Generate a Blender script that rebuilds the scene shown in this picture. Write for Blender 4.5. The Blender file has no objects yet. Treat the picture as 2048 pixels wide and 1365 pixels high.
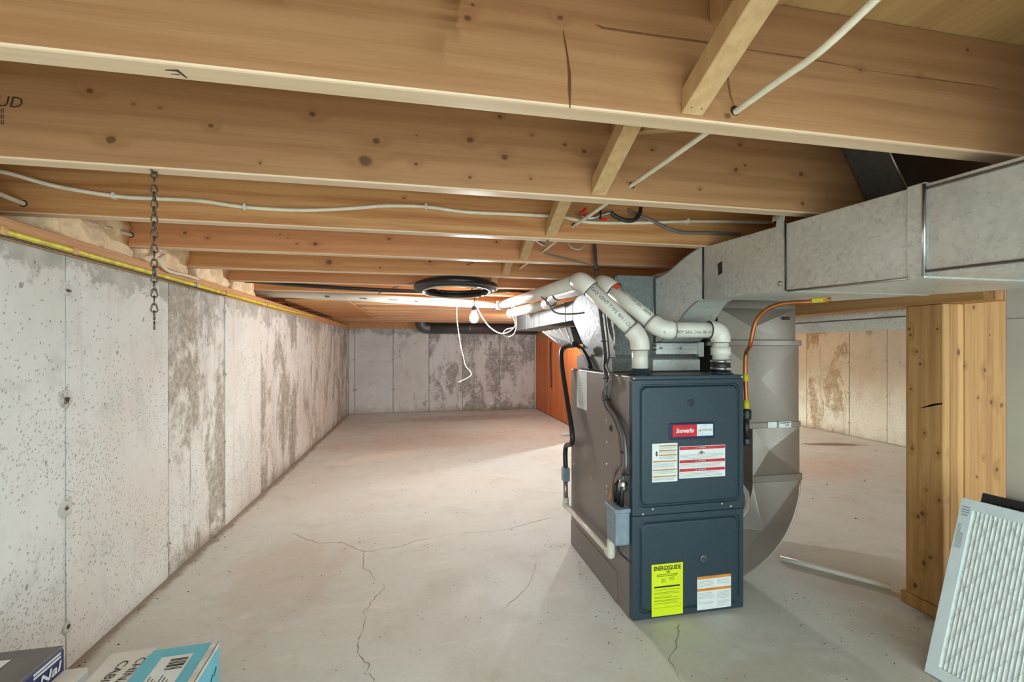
import bpy, bmesh, math, random
from mathutils import Vector, Matrix, noise as mnoise
random.seed(11)
S = bpy.context.scene
COL = S.collection
PI = math.pi

# ------------------------------------------------------------------ camera, world, exposure
cam_d = bpy.data.cameras.new('camera')
cam_d.sensor_width = 36.0
cam_d.lens = 36.0 * 910.0 / 2048.0
cam_d.shift_y = 14.5 / 2048.0
cam_d.clip_start = 0.02
cam = bpy.data.objects.new('camera', cam_d)
COL.objects.link(cam)
cam.location = (0, 0, 0.92)
cam.rotation_euler = (PI / 2, 0, -math.atan(183 / 910.0))
S.camera = cam

W = bpy.data.worlds.new('world'); S.world = W; W.use_nodes = True
bg = W.node_tree.nodes['Background']
bg.inputs['Color'].default_value = (0.81, 1.0, 1.03, 1)
bg.inputs['Strength'].default_value = 3.9
BULB_STRENGTH = 700.0
SIDE_FILL_STRENGTH = 1900.0
BULB_COLOR = (1.0, 1.0, 1.04)
S.view_settings.view_transform = 'Standard'
S.view_settings.look = 'None'
S.view_settings.exposure = 0.40
S.view_settings.gamma = 1.0
S.view_settings.use_curve_mapping = False
try:
    S.cycles.use_denoising = True
    S.cycles.max_bounces = 10
    S.cycles.diffuse_bounces = 6
    S.cycles.sample_clamp_indirect = 6.0
    S.cycles.caustics_reflective = False
    S.cycles.caustics_refractive = False
except Exception:
    pass

# ------------------------------------------------------------------ node helper
def lin(r, g, b):
    def f(v):
        v /= 255.0
        return v / 12.92 if v <= 0.04045 else ((v + 0.055) / 1.055) ** 2.4
    return (f(r), f(g), f(b), 1.0)

class Mat:
    def __init__(s, name):
        s.m = bpy.data.materials.new(name); s.m.use_nodes = True
        s.nt = s.m.node_tree
        s.p = s.nt.nodes['Principled BSDF']
        s._c = None
    def n(s, t, **kw):
        nd = s.nt.nodes.new(t)
        for k, v in kw.items():
            setattr(nd, k, v)
        return nd
    def put(s, sock, v):
        if hasattr(v, 'node'):
            s.nt.links.new(v, sock)
        elif isinstance(v, (tuple, list)) and len(v) == 4 and sock.type == 'VECTOR':
            sock.default_value = v[:3]
        else:
            sock.default_value = v
    def co(s):
        if s._c is None:
            s._c = s.n('ShaderNodeTexCoord').outputs['Object']
        return s._c
    def map(s, v, scale=(1, 1, 1), loc=(0, 0, 0), rot=(0, 0, 0)):
        m = s.n('ShaderNodeMapping'); s.put(m.inputs['Vector'], v)
        m.inputs['Scale'].default_value = scale; m.inputs['Location'].default_value = loc; m.inputs['Rotation'].default_value = rot
        return m.outputs[0]
    def noise(s, v, scale=5, detail=4, rough=0.55, dist=0.0):
        t = s.n('ShaderNodeTexNoise'); s.put(t.inputs['Vector'], v)
        t.inputs['Scale'].default_value = scale; t.inputs['Detail'].default_value = detail
        t.inputs['Roughness'].default_value = rough; t.inputs['Distortion'].default_value = dist
        return t.outputs[0]
    def noisec(s, v, scale=5, detail=2):
        t = s.n('ShaderNodeTexNoise'); s.put(t.inputs['Vector'], v)
        t.inputs['Scale'].default_value = scale; t.inputs['Detail'].default_value = detail
        return t.outputs['Color']
    def vor(s, v, scale=5, out='Distance', feature='F1', rnd=1.0):
        t = s.n('ShaderNodeTexVoronoi', feature=feature); s.put(t.inputs['Vector'], v)
        t.inputs['Scale'].default_value = scale; t.inputs['Randomness'].default_value = rnd
        return t.outputs[out]
    def math(s, op, a, b=0.5, c=None, clamp=False):
        m = s.n('ShaderNodeMath', operation=op); m.use_clamp = clamp
        s.put(m.inputs[0], a); s.put(m.inputs[1], b)
        if c is not None: s.put(m.inputs[2], c)
        return m.outputs[0]
    def rng(s, v, a, b, c=0.0, d=1.0, smooth=True):
        m = s.n('ShaderNodeMapRange'); m.interpolation_type = 'SMOOTHSTEP' if smooth else 'LINEAR'
        s.put(m.inputs[0], v)
        for i, q in enumerate((a, b, c, d)): s.put(m.inputs[1 + i], q)
        return m.outputs[0]
    def mix(s, f, a, b, blend='MIX'):
        m = s.n('ShaderNodeMix', data_type='RGBA', blend_type=blend)
        s.put(m.inputs[0], f); s.put(m.inputs[6], a); s.put(m.inputs[7], b)
        return m.outputs[2]
    def sep(s, v):
        m = s.n('ShaderNodeSeparateXYZ'); s.put(m.inputs[0], v); return m.outputs
    def comb(s, x, y, z):
        m = s.n('ShaderNodeCombineXYZ')
        for i, q in enumerate((x, y, z)): s.put(m.inputs[i], q)
        return m.outputs[0]
    def vadd(s, a, b, op='ADD'):
        m = s.n('ShaderNodeVectorMath', operation=op); s.put(m.inputs[0], a); s.put(m.inputs[1], b); return m.outputs[0]
    def vdist(s, a, b):
        m = s.n('ShaderNodeVectorMath', operation='DISTANCE'); s.put(m.inputs[0], a); s.put(m.inputs[1], b); return m.outputs['Value']
    def attr(s, name):
        a = s.n('ShaderNodeAttribute', attribute_type='OBJECT', attribute_name=name); return a.outputs['Fac']
    def bump(s, hgt, strength=0.3, dist=0.01):
        b = s.n('ShaderNodeBump'); b.inputs['Strength'].default_value = strength; b.inputs['Distance'].default_value = dist
        s.put(b.inputs['Height'], hgt); s.put(s.p.inputs['Normal'], b.outputs[0])
    def out(s, color=None, rough=None, metal=None, spec=None):
        if color is not None: s.put(s.p.inputs['Base Color'], color)
        if rough is not None: s.put(s.p.inputs['Roughness'], rough)
        if metal is not None: s.put(s.p.inputs['Metallic'], metal)
        if spec is not None: s.put(s.p.inputs['Specular IOR Level'], spec)
        return s.m

def plain(name, c, rough=0.5, metal=0.0, var=0.08, sc=40):
    """a painted or moulded surface: flat colour with faint mottling"""
    m = Mat(name)
    k = m.noise(m.co(), sc, 3)
    dark = tuple(q * (1 - var * 2) for q in c[:3]) + (1,)
    lite = tuple(min(1, q * (1 + var)) for q in c[:3]) + (1,)
    return m.out(m.mix(m.rng(k, 0.3, 0.7), dark, lite), rough, metal)

def wood(name, light, dark, axis='X', knots=(), contrast=0.5, seed=0.0, knotty=0.0, rough=0.6, knot_col=(70, 42, 24), gscale=1.0, tides=(), plane='XZ'):
    """sawn softwood: long streaks along one axis, growth bands, knots listed in object space (u, v, radius)"""
    m = Mat(name); c = m.co()
    if axis == 'X': sw = c
    else:
        x, y, z = m.sep(c)
        sw = m.comb(z, x, y) if axis == 'Z' else m.comb(y, x, z)
    sw = m.vadd(sw, (seed * 3.1, seed * 1.7, seed * 2.3))
    kmask = None; halo = None
    if knots:
        x, y, z = m.sep(c)
        jit = m.noise(c, 60, 2)
        flat = m.comb(m.math('MULTIPLY', x if plane == 'XZ' else y, 0.8), 0.0, z) if axis == 'X' else m.comb(x if plane == 'XZ' else y, 0.0, m.math('MULTIPLY', z, 0.8))
        for (ku, kv, kr) in knots:
            d = m.vdist(flat, (ku * 0.8, 0.0, kv) if axis == 'X' else (ku, 0.0, kv * 0.8))
            d = m.math('DIVIDE', m.math('MULTIPLY_ADD', jit, kr * 0.7, d), kr)
            a = m.rng(d, 1.35, 0.75)
            b = m.rng(d, 4.5, 0.6)
            kmask = a if kmask is None else m.math('MAXIMUM', kmask, a)
            halo = b if halo is None else m.math('MAXIMUM', halo, b)
    st = m.noise(m.map(sw, (1.6, 60, 60)), 1.5, 4, 0.6)
    st2 = m.noise(m.map(sw, (0.9, 14, 14)), 1.2, 3, 0.5)
    fine = m.noise(m.map(sw, (8, 420, 420)), 1.0, 2, 0.6)
    wx, wy, wz = m.sep(sw)
    warp = m.noise(m.map(sw, (1.1, 5, 5)), 1.0, 2, 0.5)
    ph = m.math('MULTIPLY_ADD', warp, 5.5, m.math('MULTIPLY', m.math('ADD', wz, m.math('MULTIPLY', wy, 0.7)), 95.0 * gscale))
    if halo is not None: ph = m.math('MULTIPLY_ADD', halo, 3.0, ph)
    band = m.math('SINE', m.math('MULTIPLY', ph, 1.6))
    t = m.math('MULTIPLY_ADD', st, 0.9, m.math('MULTIPLY', st2, 0.75))
    t = m.math('MULTIPLY_ADD', band, 0.10, t)
    t = m.math('MULTIPLY_ADD', fine, 0.42, t)
    f = m.rng(t, 0.76, 1.40)
    f = m.math('MULTIPLY', f, contrast)
    colr = m.mix(f, light, dark)
    if halo is not None:
        colr = m.mix(m.math('MULTIPLY', halo, 0.35), colr, dark)
        colr = m.mix(m.math('MULTIPLY', kmask, 0.72), colr, lin(*knot_col))
    for (tx, tw, ta, z0, z1, am) in tides:
        x, y, z = m.sep(c)
        zz = m.comb(0.0, 0.0, z)
        nz = m.math('MULTIPLY_ADD', m.noise(zz, 34, 6, 0.75), ta, m.math('MULTIPLY', m.noise(zz, 9, 2, 0.5), ta))
        e = m.math('SUBTRACT', m.math('ADD', x, nz), tx)
        k = m.math('MULTIPLY', m.rng(e, -tw, 0.0), m.rng(e, 0.004, 0.0))
        k = m.math('MULTIPLY', k, m.math('MULTIPLY', m.rng(z, z0 - .02, z0 + .01), m.rng(z, z1 + .02, z1 - .02)))
        k = m.math('MULTIPLY', k, m.rng(st, 0.3, 0.7, 0.4, 1.0))
        colr = m.mix(m.math('MULTIPLY', k, am), colr, lin(112, 72, 38))
    if knotty > 0:
        v = m.map(sw, (1.0, 2.2, 2.2))
        d = m.vor(v, 5.0); rc = m.sep(m.vor(v, 5.0, 'Color'))[0]
        km = m.math('MULTIPLY', m.rng(d, 0.075, 0.045), m.math('GREATER_THAN', rc, 1.0 - knotty))
        hm = m.math('MULTIPLY', m.rng(d, 0.22, 0.04), m.math('GREATER_THAN', rc, 1.0 - knotty))
        colr = m.mix(m.math('MULTIPLY', hm, 0.35), colr, dark)
        colr = m.mix(m.math('MULTIPLY', km, 0.8), colr, lin(*knot_col))
    m.bump(m.math('MULTIPLY_ADD', fine, 0.5, st), 0.12, 0.002)
    return m.out(colr, rough, 0.0, 0.35)

def concrete(name, base, tone, grey, pit=1.0, streak=0.5, warm=(150, 132, 108)):
    m = Mat(name); c = m.co()
    stain_amt = m.attr('stain'); sd = m.attr('seed')
    cs = m.vadd(c, m.comb(sd, m.math('MULTIPLY', sd, 1.7), m.math('MULTIPLY', sd, 0.6)))
    big = m.noise(cs, 1.7, 5, 0.6)
    med = m.noise(cs, 9, 6, 0.65, 0.3)
    fine = m.noise(cs, 70, 5, 0.7)
    colr = m.mix(m.rng(big, 0.35, 0.65), base, tone)
    colr = m.mix(m.math('MULTIPLY', m.rng(med, 0.48, 0.72), 0.5), colr, tuple(q * 0.70 for q in base[:3]) + (1,))
    # grey peeled patches with ragged edges, running downwards
    pv = m.map(cs, (2.6, 2.6, 1.1))
    pn = m.math('MULTIPLY_ADD', m.noise(pv, 1.6, 8, 0.68, 0.6), 0.8, m.math('MULTIPLY', m.noise(cs, 22, 4, 0.7), 0.2))
    thr = m.math('MULTIPLY_ADD', stain_amt, -0.30, 0.74)
    pm = m.rng(pn, m.math('ADD', thr, -0.02), m.math('ADD', thr, 0.075))
    pcol = m.mix(m.rng(fine, 0.35, 0.65), grey, lin(*warm))
    colr = m.mix(m.math('MULTIPLY', pm, m.rng(m.noise(cs, 30, 5, 0.7), 0.3, 0.62, 0.45, 0.92)), colr, pcol)
    # vertical streaks
    sn = m.noise(m.map(cs, (16, 16, 0.8)), 1.0, 5, 0.65)
    colr = m.mix(m.math('MULTIPLY', m.rng(sn, 0.56, 0.74), m.math('MULTIPLY', m.math('ADD', stain_amt, 0.12), streak)), colr, lin(128, 112, 92))
    # smeared grey band under the wall top (object z is 1.185 at the top)
    z = m.sep(c)[2]
    tb = m.math('MULTIPLY_ADD', m.noise(cs, 3.2, 7, 0.72), 0.55, z)
    tb = m.math('MULTIPLY_ADD', m.noise(cs, 16, 4, 0.7), 0.12, tb)
    colr = m.mix(m.math('MULTIPLY', m.rng(tb, 1.43, 1.47), m.rng(med, 0.3, 0.6, 0.3, 0.75)), colr, grey)
    bb = m.math('MULTIPLY_ADD', m.noise(cs, 7, 5, 0.7), 0.22, z)
    colr = m.mix(m.math('MULTIPLY', m.rng(bb, 0.20, 0.08), m.math('MULTIPLY_ADD', stain_amt, 0.7, 0.08)), colr, lin(140, 122, 102))
    # bug holes and pock marks, denser low on the wall
    cw = m.vadd(m.map(cs, (1, 1, 1), (0, 0, 0), (0.6, 0.3, 0)), m.map(m.noisec(cs, 45, 3), (0.016, 0.016, 0.016)))
    cw = m.map(cw, (1, 1.0, 0.6))
    dens = m.math('MULTIPLY', m.rng(m.noise(cs, 2.4, 4), 0.36, 0.60), m.rng(z, 1.0, 0.45, 0.12, 1.0))
    v1 = m.vor(cw, 150); r1 = m.sep(m.vor(cw, 150, 'Color'))[0]
    hole = m.math('MULTIPLY', m.rng(v1, 0.40, 0.22), m.math('LESS_THAN', r1, m.math('MULTIPLY_ADD', dens, 0.62 * pit, 0.012 * pit)))
    v2 = m.vor(cw, 38); r2 = m.sep(m.vor(cw, 38, 'Color'))[0]
    hole2 = m.math('MULTIPLY', m.rng(v2, 0.22, 0.12), m.math('LESS_THAN', r2, 0.05 * pit))
    hl = m.math('MAXIMUM', m.math('MULTIPLY', hole, m.rng(r1, 0.0, 0.2, 1.0, 0.6)), hole2)
    rough2 = m.math('MULTIPLY', m.rng(m.noise(cw, 55, 4, 0.75), 0.56, 0.70), m.math('MULTIPLY', dens, 0.55 * pit))
    colr = m.mix(rough2, colr, lin(150, 140, 128))
    colr = m.mix(m.math('MULTIPLY', hl, 0.55), colr, lin(92, 84, 74))
    hgt = m.math('SUBTRACT', m.math('MULTIPLY_ADD', fine, 0.25, m.math('MULTIPLY', med, 0.4)), m.math('MULTIPLY_ADD', pm, 0.35, hl))
    m.bump(hgt, 0.55, 0.006)
    return m.out(colr, 0.9, 0.0, 0.2)

def floor_mat():
    m = Mat('concrete floor'); c = m.co()
    big = m.noise(c, 0.9, 5, 0.6, 0.4)
    med = m.noise(c, 4.5, 6, 0.62, 0.5)
    fine = m.noise(c, 60, 5, 0.7)
    colr = m.mix(m.rng(big, 0.34, 0.66), lin(208, 212, 206), lin(206, 203, 194))
    colr = m.mix(m.math('MULTIPLY', m.rng(med, 0.48, 0.72), 0.30), colr, lin(180, 168, 158))
    sw = m.noise(m.map(c, (2.2, 7, 1), (0, 0, 0), (0, 0, 0.35)), 1.6, 7, 0.68, 1.2)
    colr = m.mix(m.math('MULTIPLY', m.rng(sw, 0.53, 0.7), 0.42), colr, lin(228, 222, 214))
    colr = m.mix(m.math('MULTIPLY', m.rng(fine, 0.45, 0.75), 0.16), colr, lin(150, 134, 118))
    jag = m.math('MULTIPLY', m.noise(c, 9, 6, 0.7), 1.5)
    x, y, z = m.sep(c)
    for (cx, cy, rx, ry, ang, rgb, amt) in STAINS_AND_SHADE:
        v = m.map(m.vadd(c, (-cx, -cy, 0)), (1, 1, 0), (0, 0, 0), (0, 0, -ang))
        v = m.map(v, (1 / rx, 1 / ry, 0))
        d = m.vdist(v, (0, 0, 0))
        d = m.math('ADD', d, jag)
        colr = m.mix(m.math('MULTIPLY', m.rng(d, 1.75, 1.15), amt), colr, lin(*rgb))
    v1 = m.vor(c, 55); r1 = m.sep(m.vor(c, 55, 'Color'))[0]
    sp = m.math('MULTIPLY', m.rng(v1, 0.22, 0.1), m.math('LESS_THAN', r1, 0.035))
    colr = m.mix(m.math('MULTIPLY', sp, 0.6), colr, lin(88, 72, 58))
    m.bump(m.math('MULTIPLY_ADD', fine, 0.2, med), 0.25, 0.006)
    return m.out(colr, m.rng(med, 0.3, 0.8, 0.5, 0.78), 0.0, 0.35)

def galv(name, c=(172, 172, 172), rough=0.42, spangle=0.5, metal=0.85):
    m = Mat(name); co = m.co()
    w = m.vadd(co, m.map(m.noisec(co, 30, 3), (0.03, 0.03, 0.03)))
    r1 = m.sep(m.vor(w, 95, 'Color'))[0]
    n1 = m.noise(co, 60, 5, 0.7)
    n2 = m.noise(co, 3.0, 3)
    t = m.math('MULTIPLY_ADD', r1, 0.5 * spangle, m.math('MULTIPLY', n1, 0.6))
    base = lin(*c)
    fleck = m.math('MULTIPLY', m.rng(m.noise(co, 75, 4, 0.72, 0.6), 0.52, 0.64), m.rng(m.noise(co, 9, 3, 0.6), 0.35, 0.6, 0.25, 1.0))
    colr = m.mix(m.rng(t, 0.25, 0.75), tuple(q * (1 - 0.35 * spangle) for q in base[:3]) + (1,), base)
    colr = m.mix(m.math('MULTIPLY', fleck, 0.9 * spangle), colr, tuple(q * 0.38 for q in base[:3]) + (1,))
    colr = m.mix(m.math('MULTIPLY', m.rng(n2, 0.45, 0.7), 0.25), colr, lin(150, 140, 132))
    m.bump(m.math('MULTIPLY_ADD', n2, 3.0, m.math('MULTIPLY', r1, 0.12)), 0.12, 0.006)
    return m.out(colr, m.rng(t, 0.2, 0.8, rough + 0.1, rough - 0.08), metal)

# ------------------------------------------------------------------ geometry helper
WLOC = {}
class MB:
    def __init__(s):
        s.v = []; s.f = []; s.smooth = set()
    def add(s, vs, fs, smooth=False):
        o = len(s.v); s.v += [Vector(p) for p in vs]
        for f in fs:
            if smooth: s.smooth.add(len(s.f))
            s.f.append([i + o for i in f])
        return s
    def box(s, x0, x1, y0, y1, z0, z1):
        vs = [(x, y, z) for x in (x0, x1) for y in (y0, y1) for z in (z0, z1)]
        return s.add(vs, [(0, 1, 3, 2), (4, 6, 7, 5), (0, 4, 5, 1), (2, 3, 7, 6), (0, 2, 6, 4), (1, 5, 7, 3)])
    def obox(s, c, ax, ay, az, lx, ly, lz):
        c = Vector(c); ax = Vector(ax).normalized() * lx / 2; ay = Vector(ay).normalized() * ly / 2; az = Vector(az).normalized() * lz / 2
        vs = [c + i * ax + j * ay + k * az for i in (-1, 1) for j in (-1, 1) for k in (-1, 1)]
        return s.add(vs, [(0, 1, 3, 2), (4, 6, 7, 5), (0, 4, 5, 1), (2, 3, 7, 6), (0, 2, 6, 4), (1, 5, 7, 3)])
    def hexa(s, a, b):
        """two quads of four corners each, joined"""
        return s.add(list(a) + list(b), [(3, 2, 1, 0), (4, 5, 6, 7), (0, 1, 5, 4), (1, 2, 6, 5), (2, 3, 7, 6), (3, 0, 4, 7)])
    def prism(s, poly, d):
        n = len(poly); d = Vector(d); a = [Vector(p) for p in poly]; b = [p + d for p in a]
        fs = [tuple(range(n - 1, -1, -1)), tuple(range(n, 2 * n))] + [(i, (i + 1) % n, n + (i + 1) % n, n + i) for i in range(n)]
        return s.add(a + b, fs)
    def tube(s, pts, r, n=8, cap=True, sub=0, radii=None):
        pts = [Vector(p) for p in pts]
        if sub: pts = spline(pts, sub)
        m = len(pts); rings = []
        t0 = (pts[1] - pts[0]).normalized()
        up = Vector((0, 0, 1)) if abs(t0.z) < 0.9 else Vector((1, 0, 0))
        nrm = (up - t0 * up.dot(t0)).normalized()
        vs = []
        for i, p in enumerate(pts):
            t = (pts[min(i + 1, m - 1)] - pts[max(i - 1, 0)]).normalized()
            nrm = (nrm - t * nrm.dot(t)).normalized(); b = t.cross(nrm)
            rr = radii[i] if radii else r
            vs += [p + nrm * math.cos(2 * PI * k / n) * rr + b * math.sin(2 * PI * k / n) * rr for k in range(n)]
        fs = [(i * n + k, i * n + (k + 1) % n, (i + 1) * n + (k + 1) % n, (i + 1) * n + k) for i in range(m - 1) for k in range(n)]
        s.add(vs, fs, True)
        if cap:
            o = len(s.v) - m * n
            s.f.append([o + k for k in range(n - 1, -1, -1)]); s.f.append([o + (m - 1) * n + k for k in range(n)])
        return s
    def lathe(s, prof, o, axis=(0, 0, 1), n=16, cap=True):
        """prof: (radius, height) pairs along the axis from o"""
        o = Vector(o); a = Vector(axis).normalized()
        u = a.orthogonal().normalized(); w = a.cross(u); vs = []
        for (r, h) in prof:
            vs += [o + a * h + u * math.cos(2 * PI * k / n) * r + w * math.sin(2 * PI * k / n) * r for k in range(n)]
        m = len(prof)
        s.add(vs, [(i * n + k, i * n + (k + 1) % n, (i + 1) * n + (k + 1) % n, (i + 1) * n + k) for i in range(m - 1) for k in range(n)], True)
        if cap:
            b = len(s.v) - m * n
            s.f.append([b + k for k in range(n - 1, -1, -1)]); s.f.append([b + (m - 1) * n + k for k in range(n)])
        return s
    def ribbon(s, pts, w, nrm, taper=True, jitter=0.0):
        """a thin flat strip along pts lying on a surface of normal nrm"""
        pts = [Vector(p) for p in pts]; nrm = Vector(nrm); m = len(pts); vs = []
        for i, p in enumerate(pts):
            t = (pts[min(i + 1, m - 1)] - pts[max(i - 1, 0)]).normalized(); q = t.cross(nrm).normalized()
            ww = w * (random.uniform(1 - jitter, 1 + jitter)) * (0.35 if taper and i in (0, m - 1) else 1)
            vs += [p - q * ww / 2, p + q * ww / 2]
        return s.add(vs, [(2 * i, 2 * i + 1, 2 * i + 3, 2 * i + 2) for i in range(m - 1)])
    def build(s, name, mat, parent=None, bevel=0.0, seg=1, origin=None, smooth=False):
        xs = [v.x for v in s.v]; ys = [v.y for v in s.v]; zs = [v.z for v in s.v]
        o = Vector(origin) if origin is not None else Vector(((min(xs) + max(xs)) / 2, (min(ys) + max(ys)) / 2, min(zs)))
        me = bpy.data.meshes.new(name)
        me.from_pydata([v - o for v in s.v], [], s.f)
        if smooth: me.polygons.foreach_set('use_smooth', [True] * len(s.f))
        elif s.smooth: me.polygons.foreach_set('use_smooth', [i in s.smooth for i in range(len(s.f))])
        bm = bmesh.new(); bm.from_mesh(me)
        bmesh.ops.recalc_face_normals(bm, faces=bm.faces)
        if bevel > 0:
            es = [e for e in bm.edges if len(e.link_faces) == 2 and e.calc_face_angle(0) > 0.5]
            bmesh.ops.bevel(bm, geom=es, offset=bevel, segments=seg, affect='EDGES', profile=0.5)
        bm.to_mesh(me); bm.free()
        me.materials.append(mat)
        ob = bpy.data.objects.new(name, me); COL.objects.link(ob)
        place(ob, o, parent)
        return ob

def place(ob, o, parent=None):
    o = Vector(o)
    if parent is not None:
        ob.parent = parent; ob.location = o - WLOC[parent.name]
    else:
        ob.location = o
    WLOC[ob.name] = o

def spline(pts, sub):
    out = []; n = len(pts)
    for i in range(n - 1):
        p0 = pts[max(i - 1, 0)]; p1 = pts[i]; p2 = pts[i + 1]; p3 = pts[min(i + 2, n - 1)]
        for k in range(sub):
            t = k / sub
            out.append(0.5 * ((2 * p1) + (p2 - p0) * t + (2 * p0 - 5 * p1 + 4 * p2 - p3) * t * t + (3 * p1 - p0 - 3 * p2 + p3) * t ** 3))
    out.append(pts[-1]); return out

def thing(name, label, cat, loc=(0, 0, 0), group=None):
    o = bpy.data.objects.new(name, None); COL.objects.link(o); o.empty_display_size = 0.05
    place(o, loc); tag(o, label, cat, group); return o

def tag(o, label, cat, group=None, kind=None):
    if label: o['label'] = label
    if cat: o['category'] = cat
    if group: o['group'] = group
    if kind: o['kind'] = kind
    return o

def struct(o, label=None):
    o['kind'] = 'structure'
    if label: o['label'] = label
    return o

def group_empty(name, loc):
    o = bpy.data.objects.new(name, None); COL.objects.link(o); o.empty_display_size = 0.05
    place(o, loc); o['kind'] = 'structure'; return o

def text(body, size, o, xdir, nrm, mat, parent, name='lettering', align='CENTER', extrude=0.0, width=None, shear=0.0, bold=0.0):
    cu = bpy.data.curves.new(name, 'FONT'); cu.body = body; cu.size = size; cu.align_x = align; cu.align_y = 'CENTER'
    cu.extrude = extrude; cu.resolution_u = 2; cu.shear = shear; cu.offset = bold
    tmp = bpy.data.objects.new('tmp_text', cu); COL.objects.link(tmp)
    bpy.context.view_layer.update()
    me = bpy.data.meshes.new_from_object(tmp.evaluated_get(bpy.context.evaluated_depsgraph_get()))
    bpy.data.objects.remove(tmp); bpy.data.curves.remove(cu)
    x = Vector(xdir).normalized(); z = Vector(nrm).normalized(); z = (z - x * z.dot(x)).normalized(); y = z.cross(x)
    R = Matrix((x, y, z)).transposed()
    xs = [v.co.x for v in me.vertices]
    k = width / max(1e-6, max(xs) - min(xs)) if width else 1.0
    for v in me.vertices:
        v.co = R @ Vector((v.co.x * k, v.co.y, v.co.z))
    me.materials.clear(); me.materials.append(mat); me.name = name
    ob = bpy.data.objects.new(name, me); COL.objects.link(ob); place(ob, o, parent)
    return ob

def copy_tree(o, parent=None, delta=(0, 0, 0)):
    c = o.copy(); COL.objects.link(c)
    if parent is None: c.location = o.location + Vector(delta); WLOC[c.name] = WLOC[o.name] + Vector(delta)
    else: c.parent = parent; WLOC[c.name] = WLOC[parent.name] + c.location
    for ch in list(o.children): copy_tree(ch, c)
    return c

# ------------------------------------------------------------------ materials
STAINS_AND_SHADE = [
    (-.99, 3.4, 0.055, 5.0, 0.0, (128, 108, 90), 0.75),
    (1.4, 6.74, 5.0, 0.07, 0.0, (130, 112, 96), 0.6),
    (4.45, 3.4, 0.08, 5.0, 0.0, (150, 118, 92), 0.6),  # centre x, y, radii, angle, colour, amount: spills, dusty wear and one painted shadow on the slab
    (3.87, 3.66, 0.40, 0.09, -0.25, (120, 84, 58), 0.85),
    (0.1, 4.6, 1.1, 0.5, 0.1, (176, 150, 132), 0.35),
    (-0.35, 4.0, 0.5, 0.16, 0.5, (226, 218, 206), 0.6),
    (0.35, 1.05, 0.5, 0.16, -0.35, (214, 206, 198), 0.6),
    (-0.55, 2.0, 0.3, 0.5, 0.2, (190, 168, 148), 0.4),
    (0.95, 1.1, 0.3, 0.12, 0.2, (176, 160, 142), 0.35),
    (0.6, 6.0, 1.2, 0.35, 0.05, (158, 132, 114), 0.45),
    (3.0, 3.0, 0.9, 0.4, 0.4, (196, 160, 138), 0.4),
    (1.35, 1.0, 0.5, 0.25, 0.9, (170, 166, 150), 0.35),
    (1.72, 1.12, 0.10, 0.2, 0.2, (116, 84, 60), 0.7),  # floor shadow at the post foot, painted into the slab colour
]
M = {}
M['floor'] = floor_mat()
M['conc'] = concrete('cast concrete', lin(226, 226, 221), lin(218, 214, 206), lin(158, 156, 147), 1.0, 0.85)
M['conc_back'] = concrete('cast concrete back', lin(218, 219, 215), lin(208, 207, 201), lin(146, 146, 142), 0.5, 0.25, (132, 124, 116))
M['conc_right'] = concrete('cast concrete right', lin(218, 224, 210), lin(210, 214, 198), lin(168, 160, 132), 0.9, 0.6, (150, 128, 92))
M['pit'] = plain('dark pit', lin(88, 76, 62), 0.95, 0, 0.2, 120)
M['ply'] = wood('subfloor plywood', lin(206, 168, 114), lin(158, 118, 70), 'Y', (), 0.55, 4.0, 0.0, 0.7, gscale=0.4)
M['osb'] = wood('strand board', lin(214, 160, 104), lin(160, 104, 62), 'X', (), 0.9, 2.0, 0.0, 0.75)
TAN = (lin(200, 160, 112), lin(156, 114, 72))
M['strap'] = wood('brace wood', lin(200, 164, 118), lin(164, 124, 80), 'Z', (), 0.5, 6.0)
M['sill'] = wood('sill wood', lin(216, 166, 116), lin(178, 122, 78), 'Y', (), 0.6, 3.3)
M['post'] = wood('post wood', lin(212, 166, 108), lin(168, 116, 64), 'Z', (), 0.7, 1.9, 0.62)
M['post2'] = wood('post wood b', lin(206, 158, 100), lin(156, 106, 56), 'Z', (), 0.75, 5.2, 0.6)
M['beam'] = wood('beam wood', lin(202, 152, 98), lin(154, 104, 60), 'Y', (), 0.6, 7.4, 0.2)
M['cedar'] = wood('orange plank', lin(222, 132, 76), lin(178, 88, 44), 'Z', (), 0.7, 8.8, 0.25)
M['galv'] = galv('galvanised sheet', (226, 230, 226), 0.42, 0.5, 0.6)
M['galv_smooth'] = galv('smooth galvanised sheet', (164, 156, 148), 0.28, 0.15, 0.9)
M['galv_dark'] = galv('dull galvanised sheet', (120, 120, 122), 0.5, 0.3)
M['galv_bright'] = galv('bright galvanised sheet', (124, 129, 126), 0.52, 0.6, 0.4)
M['steel'] = plain('bright steel', lin(190, 190, 188), 0.35, 1.0)
M['chain'] = plain('dark chain steel', lin(104, 94, 84), 0.45, 0.9)
M['pvc'] = plain('white pvc', lin(222, 218, 206), 0.32, 0, 0.03, 12)
M['pvc_print'] = plain('grey print', lin(74, 74, 76), 0.6)
M['pvc_line'] = plain('dark joint line', lin(70, 66, 62), 0.6)
M['white_cable'] = plain('white cable jacket', lin(226, 214, 190), 0.5, 0, 0.05, 30)
M['grey_cable'] = plain('grey cable jacket', lin(116, 110, 106), 0.5)
M['black'] = plain('black rubber', lin(34, 33, 36), 0.42)
M['black_gloss'] = plain('black poly pipe', lin(30, 30, 36), 0.28)
M['yellow'] = plain('yellow gas tube', lin(222, 204, 60), 0.45, 0, 0.15, 30)
M['yellow_tape'] = plain('yellow tape', lin(206, 186, 40), 0.5)
M['red'] = plain('red handle', lin(214, 34, 34), 0.4)
M['copper'] = plain('copper tube', lin(178, 108, 62), 0.38, 0.75, 0.1, 20)
M['batt'] = plain('insulation batt', lin(250, 222, 182), 0.95, 0, 0.12, 26)
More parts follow.
